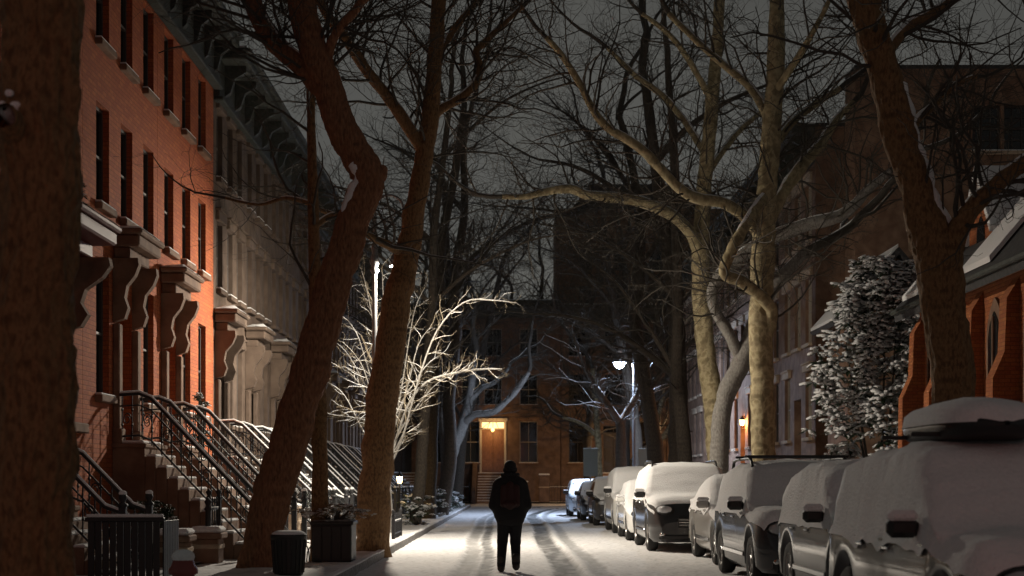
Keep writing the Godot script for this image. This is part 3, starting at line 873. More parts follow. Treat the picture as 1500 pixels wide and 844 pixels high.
# ---------------------------------------------------------------- a figure from bones
func field_mesh(bones: Array, cell: float, blend: float) -> MB:
	# bones: [a, b, ra, rb, squash z (optional)]
	var val := {}
	var lo := Vector3.INF; var hi := -Vector3.INF
	for b in bones:
		var r: float = maxf(b[2], b[3]) + blend
		lo = lo.min(b[0].min(b[1]) - Vector3.ONE * r); hi = hi.max(b[0].max(b[1]) + Vector3.ONE * r)
	var nx := int((hi.x - lo.x) / cell) + 2; var ny := int((hi.y - lo.y) / cell) + 2; var nz := int((hi.z - lo.z) / cell) + 2
	var f := PackedFloat32Array(); f.resize(nx * ny * nz); f.fill(1.0)
	for b in bones:
		var a: Vector3 = b[0]; var e: Vector3 = b[1]; var ra: float = b[2]; var rb: float = b[3]
		var rz: float = b[4] if b.size() > 4 else 1.0
		var r := maxf(ra, rb) + blend * 1.5
		var l := ((a.min(e) - Vector3.ONE * r - lo) / cell).floor(); var u := ((a.max(e) + Vector3.ONE * r - lo) / cell).ceil()
		var ab := e - a
		var abz := Vector3(ab.x, ab.y, ab.z / rz)
		var q2 := maxf(abz.length_squared(), 1e-6)
		for z in range(maxi(int(l.z), 0), mini(int(u.z) + 1, nz)):
			for y in range(maxi(int(l.y), 0), mini(int(u.y) + 1, ny)):
				for x in range(maxi(int(l.x), 0), mini(int(u.x) + 1, nx)):
					var p := lo + Vector3(x, y, z) * cell - a
					p.z /= rz
					var k := clampf(p.dot(abz) / q2, 0, 1)
					var d := (p - abz * k).length() - lerpf(ra, rb, k)
					var i := x + nx * (y + ny * z)
					var o := f[i]
					var hh := clampf(0.5 + 0.5 * (o - d) / blend, 0, 1)
					f[i] = lerpf(o, d, hh) - blend * hh * (1.0 - hh)
	var mb := MB.new()
	var id := {}
	for z in nz - 1:
		for y in ny - 1:
			for x in nx - 1:
				var i := x + nx * (y + ny * z)
				var inside := 0
				var c := [f[i], f[i + 1], f[i + nx], f[i + nx + 1], f[i + nx * ny], f[i + nx * ny + 1], f[i + nx * ny + nx], f[i + nx * ny + nx + 1]]
				for q in c: if q < 0.0: inside += 1
				if inside == 0 or inside == 8: continue
				var s := Vector3.ZERO; var m := 0
				for ed in [[0, 1], [2, 3], [4, 5], [6, 7], [0, 2], [1, 3], [4, 6], [5, 7], [0, 4], [1, 5], [2, 6], [3, 7]]:
					var g: float = c[ed[0]]; var h: float = c[ed[1]]
					if (g < 0.0) != (h < 0.0):
						var k := g / (g - h)
						s += Vector3(ed[0] & 1, (ed[0] >> 1) & 1, ed[0] >> 2).lerp(Vector3(ed[1] & 1, (ed[1] >> 1) & 1, ed[1] >> 2), k); m += 1
				id[i] = mb.v.size()
				mb.v.append(lo + (Vector3(x, y, z) + s / m) * cell)
				mb.n.append(Vector3(c[1] + c[3] + c[5] + c[7] - c[0] - c[2] - c[4] - c[6], c[2] + c[3] + c[6] + c[7] - c[0] - c[1] - c[4] - c[5], c[4] + c[5] + c[6] + c[7] - c[0] - c[1] - c[2] - c[3]).normalized())
	var st := [1, nx, nx * ny]
	for i in id:
		for ax in 3:
			var j: int = i + st[ax]
			if j >= f.size() or (f[i] < 0.0) == (f[j] < 0.0): continue
			var s1: int = st[(ax + 1) % 3]; var s2: int = st[(ax + 2) % 3]
			if not (id.has(i - s1) and id.has(i - s2) and id.has(i - s1 - s2)): continue
			var q := [id[i], id[i - s1], id[i - s1 - s2], id[i - s2]]
			for tr in [[0, 1, 2], [0, 2, 3]]:
				var a: int = q[tr[0]]; var b: int = q[tr[1]]; var e: int = q[tr[2]]
				var k := (mb.v[e] - mb.v[a]).cross(mb.v[b] - mb.v[a])
				if k.dot(mb.n[a] + mb.n[b] + mb.n[e]) < 0.0: mb.ix.append_array(PackedInt32Array([a, e, b]))
				else: mb.ix.append_array(PackedInt32Array([a, b, e]))
	return mb

func bone(a: Vector3, b: Vector3, ra: float, rb: float, z := 1.0) -> Array:
	return [a, b, ra, rb, z]

func person(at: Vector3) -> void:
	var t := thing("person", "person in dark padded jacket, dark hat and backpack walking away along the snowy road", "person", at)
	# x right, y up, walking towards -z; left boot planted, right boot trailing
	var hipL := Vector3(-0.095, 0.90, 0); var hipR := Vector3(0.095, 0.90, 0)
	var kneeL := Vector3(-0.125, 0.49, -0.04); var kneeR := Vector3(0.085, 0.48, -0.07)
	var ankL := Vector3(-0.145, 0.09, 0.03); var ankR := Vector3(0.095, 0.13, 0.20)
	var b := [
		bone(hipL, kneeL, 0.105, 0.072), bone(kneeL, ankL, 0.075, 0.05), bone(hipR, kneeR, 0.105, 0.072), bone(kneeR, ankR, 0.075, 0.05),
		bone(Vector3(-0.07, 0.95, 0), Vector3(0.07, 0.95, 0), 0.13, 0.13), bone(Vector3(0, 0.98, 0), Vector3(0, 1.38, -0.02), 0.14, 0.15, 0.8),
		bone(Vector3(0, 1.40, -0.01), Vector3(0, 1.55, -0.03), 0.06, 0.055), bone(Vector3(0, 1.60, -0.035), Vector3(0, 1.67, -0.03), 0.075, 0.082, 1.2),
		bone(Vector3(0, 1.60, -0.13), Vector3(0, 1.585, -0.15), 0.012, 0.014), bone(Vector3(0.082, 1.62, -0.03), Vector3(0.088, 1.64, -0.02), 0.012, 0.02), bone(Vector3(-0.082, 1.62, -0.03), Vector3(-0.088, 1.64, -0.02), 0.012, 0.02),
		bone(Vector3(-0.20, 1.42, 0), Vector3(-0.27, 1.14, 0.03), 0.06, 0.05), bone(Vector3(-0.27, 1.14, 0.03), Vector3(-0.20, 0.93, -0.10), 0.045, 0.035),
		bone(Vector3(0.20, 1.42, 0), Vector3(0.27, 1.14, 0.03), 0.06, 0.05), bone(Vector3(0.27, 1.14, 0.03), Vector3(0.20, 0.93, -0.10), 0.045, 0.035)]
	put("body", field_mesh(b, 0.016, 0.03), M.skin, t)
	var trousers := [bone(hipL, kneeL, 0.118, 0.084), bone(kneeL, ankL + Vector3(0, 0.02, 0), 0.084, 0.068), bone(hipR, kneeR, 0.118, 0.084), bone(kneeR, ankR + Vector3(0, 0.02, 0), 0.084, 0.068), bone(Vector3(-0.07, 0.95, 0), Vector3(0.07, 0.95, 0), 0.14, 0.14)]
	put("trousers", field_mesh(trousers, 0.014, 0.025), M.cloth_trouser, t)
	# padded jacket: quilted rolls round the trunk, arms bent into the pockets, raised collar
	var j := []
	for k in 8:
		var y := 0.86 + k * 0.078
		var hw := 0.115 + 0.035 * sin(k / 7.0 * PI) - (0.02 if k == 0 else 0.0)
		j.append(bone(Vector3(-hw, y, 0), Vector3(hw, y, 0), 0.135, 0.135, 1.05))
	j.append(bone(Vector3(-0.17, 1.43, -0.01), Vector3(0.17, 1.43, -0.01), 0.085, 0.085))
	for sd in [-1.0, 1.0]:
		for k in 5:
			var u := k / 4.0
			j.append(bone(Vector3(sd * lerpf(0.205, 0.268, u), lerpf(1.41, 1.10, u), lerpf(0, 0.035, u)), Vector3(sd * lerpf(0.215, 0.272, u), lerpf(1.38, 1.07, u), lerpf(0, 0.035, u)), 0.078, 0.076))
		j.append(bone(Vector3(sd * 0.268, 1.08, 0.03), Vector3(sd * 0.20, 0.93, -0.10), 0.07, 0.058))
	j.append(bone(Vector3(-0.06, 1.50, -0.01), Vector3(0.06, 1.50, -0.01), 0.085, 0.085, 1.1))
	j.append(bone(Vector3(-0.06, 1.535, 0.04), Vector3(0.06, 1.535, 0.04), 0.06, 0.06))
	put("jacket", field_mesh(j, 0.015, 0.022), M.cloth_black, t)
	var hood_b := []
	rng.seed = 3
	for k in 16:   # furry edge of the hood lying round the neck
		var g := TAU * k / 16.0
		hood_b.append(bone(Vector3(cos(g) * 0.115, 1.54 + 0.03 * sin(g), sin(g) * 0.10), Vector3(cos(g) * 0.13, 1.56 + rng.randf() * 0.02, sin(g) * 0.115), 0.036, 0.026))
	put("hood", field_mesh(hood_b, 0.012, 0.012), M.cloth_black, t)
	var hat := [bone(Vector3(0, 1.64, -0.03), Vector3(0, 1.70, -0.025), 0.098, 0.100, 1.15), bone(Vector3(0, 1.74, -0.02), Vector3(0, 1.76, -0.02), 0.05, 0.035)]
	for k in 18:
		var g := TAU * k / 18.0
		hat.append(bone(Vector3(cos(g) * 0.098, 1.625, -0.03 + sin(g) * 0.11), Vector3(cos(g) * 0.10, 1.66, -0.03 + sin(g) * 0.112), 0.017, 0.017))
	put("hat", field_mesh(hat, 0.012, 0.012), M.cloth_black, t)
	var pk := [bone(Vector3(-0.10, 1.10, 0.20), Vector3(-0.10, 1.36, 0.18), 0.06, 0.05), bone(Vector3(0.10, 1.10, 0.20), Vector3(0.10, 1.36, 0.18), 0.06, 0.05), bone(Vector3(0, 1.08, 0.21), Vector3(0, 1.40, 0.18), 0.075, 0.06), bone(Vector3(-0.06, 1.10, 0.27), Vector3(0.06, 1.10, 0.27), 0.04, 0.04)]
	put("backpack", field_mesh(pk, 0.014, 0.03), M.pack, t)
	for q in [[ankL, 0.0], [ankR, -0.15]]:
		var a: Vector3 = q[0]; var y0: float = a.y - 0.09
		var dirv := Vector3(0.1 if a.x > 0 else -0.03, 0, -1).normalized()
		put("boot", field_mesh([bone(a + Vector3(0, 0.12, 0), a + Vector3(0, -0.02, 0.0), 0.064, 0.062), bone(Vector3(a.x, y0 + 0.05, a.z + 0.03), Vector3(a.x, y0 + 0.04, a.z) + dirv * 0.15, 0.05, 0.042), bone(Vector3(a.x, y0 + 0.028, a.z + 0.04), Vector3(a.x, y0 + 0.026, a.z) + dirv * 0.17, 0.028, 0.028)], 0.012, 0.02), M.boot, t)

# ---------------------------------------------------------------- street furniture
# crook post: the arm curls over to the side and the lamp hangs from it
func street_lamp(label: String, at: Vector3, h: float, side: float, drop: float, col: Color, energy: float, glow: float, toward := 0.0) -> void:
	var t := thing("street_lamp", label, "street lamp", at, Basis(Vector3.UP, toward), "crook street lamps")
	var pole := MB.new().lathe(Vector3.ZERO, [Vector2(0.24, 0), Vector2(0.24, 0.12), Vector2(0.17, 0.2), Vector2(0.19, 0.5), Vector2(0.14, 0.9), Vector2(0.085, 1.05), Vector2(0.10, 1.15), Vector2(0.075, 1.25), Vector2(0.06, h * 0.6), Vector2(0.05, h - 1.0)], 12)
	var lampy := h - drop
	# cast ornament round the shaft at the height of the lamp
	pole.lathe(Vector3(0, lampy - 0.35, 0), [Vector2(0.055, 0), Vector2(0.11, 0.08), Vector2(0.07, 0.16), Vector2(0.13, 0.3), Vector2(0.09, 0.42), Vector2(0.06, 0.5), Vector2(0.085, 0.62), Vector2(0.05, 0.75)], 12)
	put("post", pole, M.iron_grey, t)
	var arm := 0.64
	var r := 0.34
	var pts := PackedVector3Array(); var rad := PackedFloat32Array()
	pts.append(Vector3(0, h - 1.02, 0)); rad.append(0.05)
	for k in 13:
		var g := PI - PI * 1.12 * k / 12.0
		pts.append(Vector3(side * (r + cos(g) * r), h - r + sin(g) * r, 0)); rad.append(lerpf(0.045, 0.025, k / 12.0))
	pts.append(Vector3(side * arm, lampy + 0.5, 0)); rad.append(0.025)
	put("arm", MB.new().tube(pts, rad, 8), M.iron_grey, t)
	# scroll inside the crook
	var sp := PackedVector3Array(); var sr := PackedFloat32Array()
	for k in 20:
		var g := k * 0.42
		var q := 0.22 * (1.0 - k / 24.0)
		sp.append(Vector3(side * (0.33 - cos(g) * q), h - 0.46 + sin(g) * q, 0)); sr.append(0.014)
	put("scroll", MB.new().tube(sp, sr, 5), M.iron_grey, t)
	var hd := Vector3(side * arm, lampy, 0)
	put("lamp_hood", MB.new().lathe(hd, [Vector2(0.30, -0.17), Vector2(0.28, 0.0), Vector2(0.2, 0.16), Vector2(0.11, 0.27), Vector2(0.07, 0.36), Vector2(0.05, 0.52)], 16), M.iron_grey, t)
	put("lamp_globe", MB.new().lathe(hd, [Vector2(0.002, -0.43), Vector2(0.11, -0.40), Vector2(0.20, -0.31), Vector2(0.235, -0.19), Vector2(0.21, -0.08), Vector2(0.14, -0.01), Vector2(0.002, 0.0)], 18), lamp_mat(col, glow), t)
	var li := OmniLight3D.new()
	li.name = "lamp_light"
	li.light_color = col; li.light_energy = energy; li.light_size = 0.16; li.omni_range = 80.0; li.omni_attenuation = 2.0; li.shadow_enabled = true
	t.add_child(li)
	li.position = hd + Vector3(0, -0.15, 0)
	put("snow", MB.new().blob(hd + Vector3(0, 0.3, 0), Vector3(0.13, 0.08, 0.13), 10, 6), M.snow, t)

func small_lantern(label: String, at: Vector3, post_h: float, col: Color, energy: float, glow: float, back := Vector3.ZERO) -> void:
	var t := thing("lantern", label, "lantern", at)
	if post_h > 0.0: put("post", MB.new().bar(Vector3(0, 0, 0), Vector3(0, post_h, 0), 0.03, 8), M.iron, t)
	else: put("wall_arm", MB.new().bar(Vector3(0, -0.1, 0), back + Vector3(0, -0.15, 0), 0.015, 6), M.iron, t)
	var c := Vector3(0, post_h + 0.14, 0)
	put("lamp_glass", MB.new().lathe(c, [Vector2(0.002, -0.12), Vector2(0.07, -0.11), Vector2(0.11, 0.10), Vector2(0.002, 0.11)], 8), lamp_mat(col, glow), t)
	put("cap", MB.new().lathe(c, [Vector2(0.14, 0.115), Vector2(0.05, 0.22), Vector2(0.02, 0.26), Vector2(0.001, 0.3)], 8), M.iron, t)
	for k in 4:
		var g := TAU * k / 4 + 0.4
		put("rib", MB.new().bar(c + Vector3(cos(g) * 0.075, -0.12, sin(g) * 0.075), c + Vector3(cos(g) * 0.118, 0.115, sin(g) * 0.118), 0.008, 4), M.iron, t)
	var li := OmniLight3D.new()
	li.name = "lantern_light"; li.light_color = col; li.light_energy = energy; li.light_size = 0.08; li.omni_range = 40.0; li.omni_attenuation = 2.0; li.shadow_enabled = true
	t.add_child(li); li.position = c

func picket_fence(label: String, a: Vector3, b: Vector3, h: float, gap := 0.14, snow := true, posts := true, group := "low iron fences") -> void:
	var dir := b - a; var l := dir.length()
	var bs := Basis(Vector3.UP, atan2(-dir.z, dir.x))
	var t := thing("iron_fence", label, "fence", a, bs, group)
	for y in [0.12, h - 0.1]:
		put("rail", MB.new().box(Vector3(l / 2, y, 0), Vector3(l, 0.035, 0.035), 0.006), M.iron, t)
	if snow: put("snow", MB.new().box(Vector3(l / 2, h - 0.072, 0), Vector3(l, 0.025, 0.04), 0.01), M.snow, t)
	var pk := MB.new().bar(Vector3.ZERO, Vector3(0, h, 0), 0.012, 5).lathe(Vector3(0, h, 0), [Vector2(0.012, 0), Vector2(0.026, 0.03), Vector2(0.001, 0.11)], 6).mesh()
	for k in int(l / gap) + 1: put("picket", pk, M.iron, t, Vector3(k * gap, 0, 0))
	if posts:
		for x in [0.0, l]:
			put("post", MB.new().box(Vector3(0, h * 0.55, 0), Vector3(0.08, h * 1.1, 0.08), 0.01).lathe(Vector3(0, h * 1.1, 0), [Vector2(0.05, 0), Vector2(0.025, 0.03), Vector2(0.055, 0.09), Vector2(0.001, 0.15)], 10), M.iron, t, Vector3(x, 0, 0.0))

func pier(label: String, at: Vector3, w: float, h: float, m: Material, finial := false) -> void:
	var t := thing("gate_pier", label, "pier", at)
	put("shaft", MB.new().box(Vector3(0, h / 2 - 0.05, 0), Vector3(w, h - 0.1, w), 0.015), m, t)
	put("band", MB.new().box(Vector3(0, h * 0.55, 0), Vector3(w + 0.04, 0.08, w + 0.04), 0.015), M.pale_stone, t)
	put("cap", MB.new().box(Vector3(0, h - 0.05, 0), Vector3(w + 0.12, 0.1, w + 0.12), 0.02), m, t)
	put("snow", MB.new().box(Vector3(0, h + 0.045, 0), Vector3(w + 0.08, 0.11, w + 0.08), 0.05), M.snow, t)
	if finial: put("finial", MB.new().lathe(Vector3(0, h, 0), [Vector2(0.045, 0), Vector2(0.045, 0.35), Vector2(0.07, 0.38), Vector2(0.03, 0.42), Vector2(0.065, 0.5), Vector2(0.001, 0.58)], 10), M.iron, t)

# ---------------------------------------------------------------- ground
func snow_sheet(called: String, x0: float, x1: float, z0: float, z1: float, y: float, cx: float, cz: float, colour: Callable, bump: float) -> void:
	var nx := maxi(1, int((x1 - x0) / cx)); var nz := maxi(1, int(absf(z1 - z0) / cz))
	var rows := []; var cols := PackedColorArray()
	for i in nz + 1:
		var r := []
		for j in nx + 1:
			var x := lerpf(x0, x1, float(j) / nx); var z := lerpf(z0, z1, float(i) / nz)
			var q: Array = colour.call(x, z)
			r.append(Vector3(x, y + bump * noise.get_noise_2d(x * 28.0, z * 28.0) + q[1], z))
			cols.append(q[0])
		rows.append(r)
	var mb := MB.new().grid(rows, Vector3.UP)
	mb.c = cols
	setting(put(called, mb, M.ground_snow))

func band(x: float, c: float, half: float, soft_: float) -> float:
	return clampf((half - absf(x - c)) / soft_ + 0.5, 0, 1)

func road_colour(x: float, z: float) -> Array:
	var d := -z
	var n1 := noise.get_noise_2d(x * 60.0, z * 14.0); var n2 := noise.get_noise_2d(x * 160.0 + 77.0, z * 70.0); var n3 := noise.get_noise_2d(x * 20.0, z * 20.0 + 300.0)
	# wheel tracks: pressed to slush, they bend off at the crossing
	var bend := 0.0 if d < 62.0 else (d - 62.0) * (d - 62.0) * 0.004
	var lx := -0.72 - clampf((d - 32.0) / 16.0, 0, 1) * 0.30 + 0.06 * sin(d * 0.3) + bend
	var rx := 0.86 + 0.05 * sin(d * 0.27 + 1.0) + bend
	var t := 0.0
	var jag := n2 * 0.05
	t = maxf(t, band(x + jag, lx - 0.10, 0.15, 0.07) * 0.62)
	t = maxf(t, band(x - jag, lx + 0.22, 0.12, 0.06) * 0.9)
	t = maxf(t, band(x + jag, rx, 0.22, 0.07))
	t = maxf(t, band(x - jag, rx + 0.56, 0.13, 0.08) * 0.62)
	t *= clampf(0.95 + n1 * 0.35 + n2 * 0.4, 0, 1)
	var thin := clampf(0.22 + n3 * 0.4 + n2 * 0.5, 0, 1) * 0.22   # where the covering is thin the asphalt greys it
	var a := lerpf(0.80, 0.50, thin)
	a = lerpf(a, 0.12, t * 0.97)
	var cc := Color(a, a * 0.995, a * (1.0 if a > 0.4 else 0.98))
	var h := -0.035 * t + 0.03 * band(x, rx + 0.31, 0.07, 0.08) + 0.02 * band(x, lx - 0.33, 0.05, 0.06) + 0.012 * n2 + 0.01 * n1
	return [cc, h]

func walk_colour(x: float, z: float) -> Array:
	var n := noise.get_noise_2d(x * 45.0, z * 45.0); var n2 := noise.get_noise_2d(x * 150.0, z * 150.0)
	var a := lerpf(0.78, 0.34, clampf(0.15 + n * 1.1 + n2 * 0.6, 0, 1) * 0.6)
	return [Color(a, a * 0.99, a * 0.98), 0.02 * n2]

func yard_colour(x: float, z: float) -> Array:
	var n := noise.get_noise_2d(x * 50.0, z * 50.0)
	var a := lerpf(0.78, 0.5, clampf(n, 0, 1))
	return [Color(a, a, a), 0.03 * n]

func _ready() -> void:
	noise.seed = 7; noise.frequency = 0.02; noise.fractal_octaves = 3
	# camera: a 50 mm view along the street with a raised lens (upright lines stay upright)
	var cam := Camera3D.new()
	cam.name = "camera"
	cam.projection = Camera3D.PROJECTION_FRUSTUM
	cam.near = 0.1; cam.far = 600.0
	cam.size = 0.1 * 844.0 / F
	cam.frustum_offset = Vector2(0, 0.1 * (HORIZON - 422.0) / F)
	cam.position = Vector3(0, CAM_H, 0)
	var att := CameraAttributesPhysical.new()
	att.frustum_near = 0.1; att.frustum_far = 600.0; att.frustum_focal_length = 50.0; att.frustum_focus_distance = 26.0; att.exposure_aperture = 2.0
	cam.attributes = att
	add_child(cam); cam.current = true
	# sky: a low cloud cover lit by the city
	var we := WorldEnvironment.new()
	we.name = "environment"
	var env := Environment.new()
	var sm := ProceduralSkyMaterial.new()
	sm.sky_top_color = Color(0.19, 0.19, 0.185); sm.sky_horizon_color = Color(0.40, 0.40, 0.385); sm.sky_curve = 0.16
	sm.ground_horizon_color = Color(0.12, 0.12, 0.12); sm.ground_bottom_color = Color(0.08, 0.08, 0.08)
	sm.sun_angle_max = 1.0
	# faintly uneven cloud, all the way round
	var ci := noise_image(512, 0.006, 41, FastNoiseLite.TYPE_SIMPLEX_SMOOTH, 5)
	ci.resize(1024, 512)
	sm.sky_cover = ramp_texture(ci, [[0.3, Color(0, 0, 0)], [0.75, Color(0.2, 0.2, 0.19)]])
	var sky := Sky.new(); sky.sky_material = sm
	env.background_mode = Environment.BG_SKY; env.sky = sky
	env.background_energy_multiplier = 1.0
	env.tonemap_mode = Environment.TONE_MAPPER_LINEAR
	env.tonemap_exposure = 1.0
	env.sdfgi_enabled = true; env.ssao_enabled = true; env.ssil_enabled = true
	we.environment = env
	add_child(we)
	make_materials()
	lamps()
	ground()
	houses_left(); houses_right(); far_end()
	trees()
	cars()
	small_things()
	person(Vector3(-0.03, 0.0, -23.65))

func lamps() -> void:
	pruned = [[Vector3(-2.58, 6.7, -34.4), 1.0]]
	# and out of the way of the far globe, along the clear gap over the road
	for k in 32: pruned.append([P(905, 527, 10.0 + k * 1.75), 0.09 + 0.010 * k])
	street_lamp("black crook street lamp standing behind the forked tree and planter box", Vector3(-3.22, 0.13, -34.4), 8.05, 1.0, 1.5, Color(1.0, 0.95, 0.87), 96.0, 30.0)
	street_lamp("crook street lamp with a bright blue-white globe beyond the parked cars", Vector3(5.4, 0.13, -65.0), 8.3, -1.0, 1.5, Color(0.80, 0.88, 1.0), 110.0, 60.0)
	street_lamp("crook street lamp on the cross street beyond the last right-hand house", Vector3(12.3, 0.0, -97.0), 7.6, -1.0, 1.5, Color(1.0, 0.80, 0.58), 55.0, 30.0)
	street_lamp("added unseen reddish fill lamp on a crook post past the near end of the parked cars", Vector3(-1.5, 0.0, 13.0), 8.2, 1.0, 1.5, Color(1.0, 0.52, 0.46), 27.0, 20.0)  # added unseen lamp: reddish front fill for the near cars and trunks

func ground() -> void:
	var far_sheet := MB.new()
	far_sheet.quad(Vector3(-300, -0.06, 120), Vector3(300, -0.06, 120), Vector3(300, -0.06, -400), Vector3(-300, -0.06, -400), Vector3.UP)
	var cc := PackedColorArray()
	for i in far_sheet.v.size(): cc.append(Color(0.7, 0.7, 0.7))
	far_sheet.c = cc
	setting(put("ground", far_sheet, M.ground_snow))
	snow_sheet("road", -2.45, 5.1, 8.0, -104.0, 0.0, 0.06, 0.24, road_colour, 0.02)
	snow_sheet("pavement_left", -5.0, -2.58, 20.0, -88.0, 0.13, 0.15, 0.3, walk_colour, 0.015)
	snow_sheet("front_yards_left", -6.9, -5.0, 20.0, -88.0, 0.15, 0.25, 0.4, yard_colour, 0.03)
	snow_sheet("pavement_right", 5.23, 8.2, 20.0, -86.0, 0.13, 0.15, 0.3, walk_colour, 0.015)
	snow_sheet("front_yards_right", 8.2, 24.0, 20.0, -86.0, 0.15, 0.5, 0.5, yard_colour, 0.03)
	snow_sheet("cross_street", -40.0, 40.0, -88.3, -103.5, -0.02, 0.5, 0.4, walk_colour, 0.02)
	snow_sheet("pavement_far", -40.0, 40.0, -103.5, -106.0, 0.10, 0.3, 0.3, walk_colour, 0.02)
	for s in [["kerb_left", -2.515, -88.0], ["kerb_right", 5.165, -86.0]]:
		var k := setting(Node3D.new())
		k.name = s[0]
		add_child(k)
		var stone := MB.new().box(Vector3.ZERO, Vector3(0.13, 0.24, 1.985), 0.015).mesh()
		var cap := MB.new().box(Vector3.ZERO, Vector3(0.12, 0.03, 1.9), 0.012).mesh()
		for i in 52:
			var z := 14.0 - i * 2.0
			if z - 1.0 < s[2]: break
			put("kerbstone", stone, M.kerb, k, Vector3(s[1], 0.012 + 0.004 * (i % 3), z))
			put("snow", cap, M.snow, k, Vector3(s[1] - 0.01 * signf(s[1]) * (i % 2), 0.143 + 0.004 * (i % 3), z))

const S := 0.783
func up(h: float) -> float: return CAM_H + (h - CAM_H) * S   # height on the house front from the height it would have 8.75 m out

func left_house(called: String, label: String, d0: float, d1: float, p: Dictionary, group: String) -> Node3D:
	p.w = (d1 - d0) * S - 0.015
	p.h = up(p.h)
	for r in p.rows: r[0] = up(r[0]); r[1] = up(r[1])
	for i in p.cols.size(): p.cols[i] *= S
	p.ww *= S
	p.door = [p.door[0] * S, p.door[1] * 0.85, up(p.door[2]), up(p.door[3])]
	p.hood_top = up(p.hood_top); p.hood_w *= 0.82; p.hood_p *= 0.85
	p.stoop *= 0.85; p.tread = 0.19; p.landing = p.get("landing", 0.55)
	p.cornice_p = p.get("cornice_p", 0.6)
	return row_house(called, label, Vector3(-8.75 * S, 0, -d0 * S), LEFT_B, p, group)

func houses_left() -> void:
	var g := "orange brick row houses"
	var hc := left_house("row_house", "brick row house with a red snow-topped door canopy, next to the rough-barked trunk", 23.3, 29.92, {"h": 14.4, "wall": M.brick, "trim": M.brownstone, "lintel": false, "rows": [[3.3, 5.9], [7.3, 9.5], [10.8, 12.9]], "cols": [1.3, 3.2, 5.2], "ww": 1.0, "door": [3.9, 1.3, 0.95, 4.4], "landing": 0.3, "stoop": 1.9, "hood_top": 6.15, "hood_w": 2.4, "hood_p": 1.0, "canopy": M.red_canopy, "band": 2.3}, g)
	var hb := left_house("row_house", "orange brick row house in the middle of three, hooded door at its middle bay", 29.92, 36.22, {"h": 14.4, "wall": M.brick, "trim": M.brownstone, "lintel": false, "rows": [[3.3, 6.0], [7.35, 9.5], [10.8, 12.9]], "cols": [1.45, 3.4, 5.4], "ww": 1.0, "door": [3.15, 1.25, 2.25, 5.3], "stoop": 1.8, "hood_top": 6.75, "hood_w": 1.9, "hood_p": 0.55}, g)
	var ha := left_house("row_house", "brightly lit orange brick row house adjoining the grey stone row", 36.22, 43.0, {"h": 14.4, "wall": M.brick, "trim": M.brownstone, "lintel": false, "rows": [[3.3, 5.9], [7.35, 9.4], [10.8, 12.9]], "cols": [1.2, 3.2, 5.2], "ww": 1.0, "door": [1.25, 1.25, 2.25, 5.2], "stoop": 1.8, "hood_top": 6.55, "hood_w": 1.9, "hood_p": 0.55}, g)
	for q in [[hc, 3.9, 1.9, 0.95, "the red-canopied brick house"], [hb, 3.15, 1.8, 2.25, "the middle brick house"], [ha, 1.25, 1.8, 2.25, "the brick house beside the grey row"]]:
		for s in [-1.0, 1.0]:
			railing("black iron stoop railing with scrolled balusters at " + q[4], q[0], q[1] * S + s * (q[2] * 0.85 / 2 - 0.06), up(q[3]), runs[q[0]], 0.3 if q[0] == hc else 0.55, true, "railing pair of " + q[4])
	for k in 13:
		var d := 43.0 + k * 5.0
		var t := left_house("stone_row_house", "grey stone row house directly adjoining the brightly lit brick house" if k == 0 else "grey stone row house with hooded door farther along the stone row", d, d + 5.0, {"h": 14.1, "wall": M.grey_stone, "trim": M.grey_stone, "rows": [[3.2, 5.7], [7.2, 9.2], [10.5, 12.5]], "cols": [0.9, 2.52, 4.1], "ww": 0.86, "door": [0.95, 1.15, 2.1, 5.1], "stoop": 1.7, "hood_top": 6.3, "hood_w": 1.7, "hood_p": 0.6, "sill_snow": k < 2, "cornice_p": 0.75}, "" if k == 0 else "grey stone row houses")
		if k < 8:
			for s in [-1.0, 1.0]:
				railing("black iron stoop railing in front of a grey stone row house", t, 0.95 * S + s * 0.66, up(2.1), runs[t], 0.55, true, "railings of the grey row")

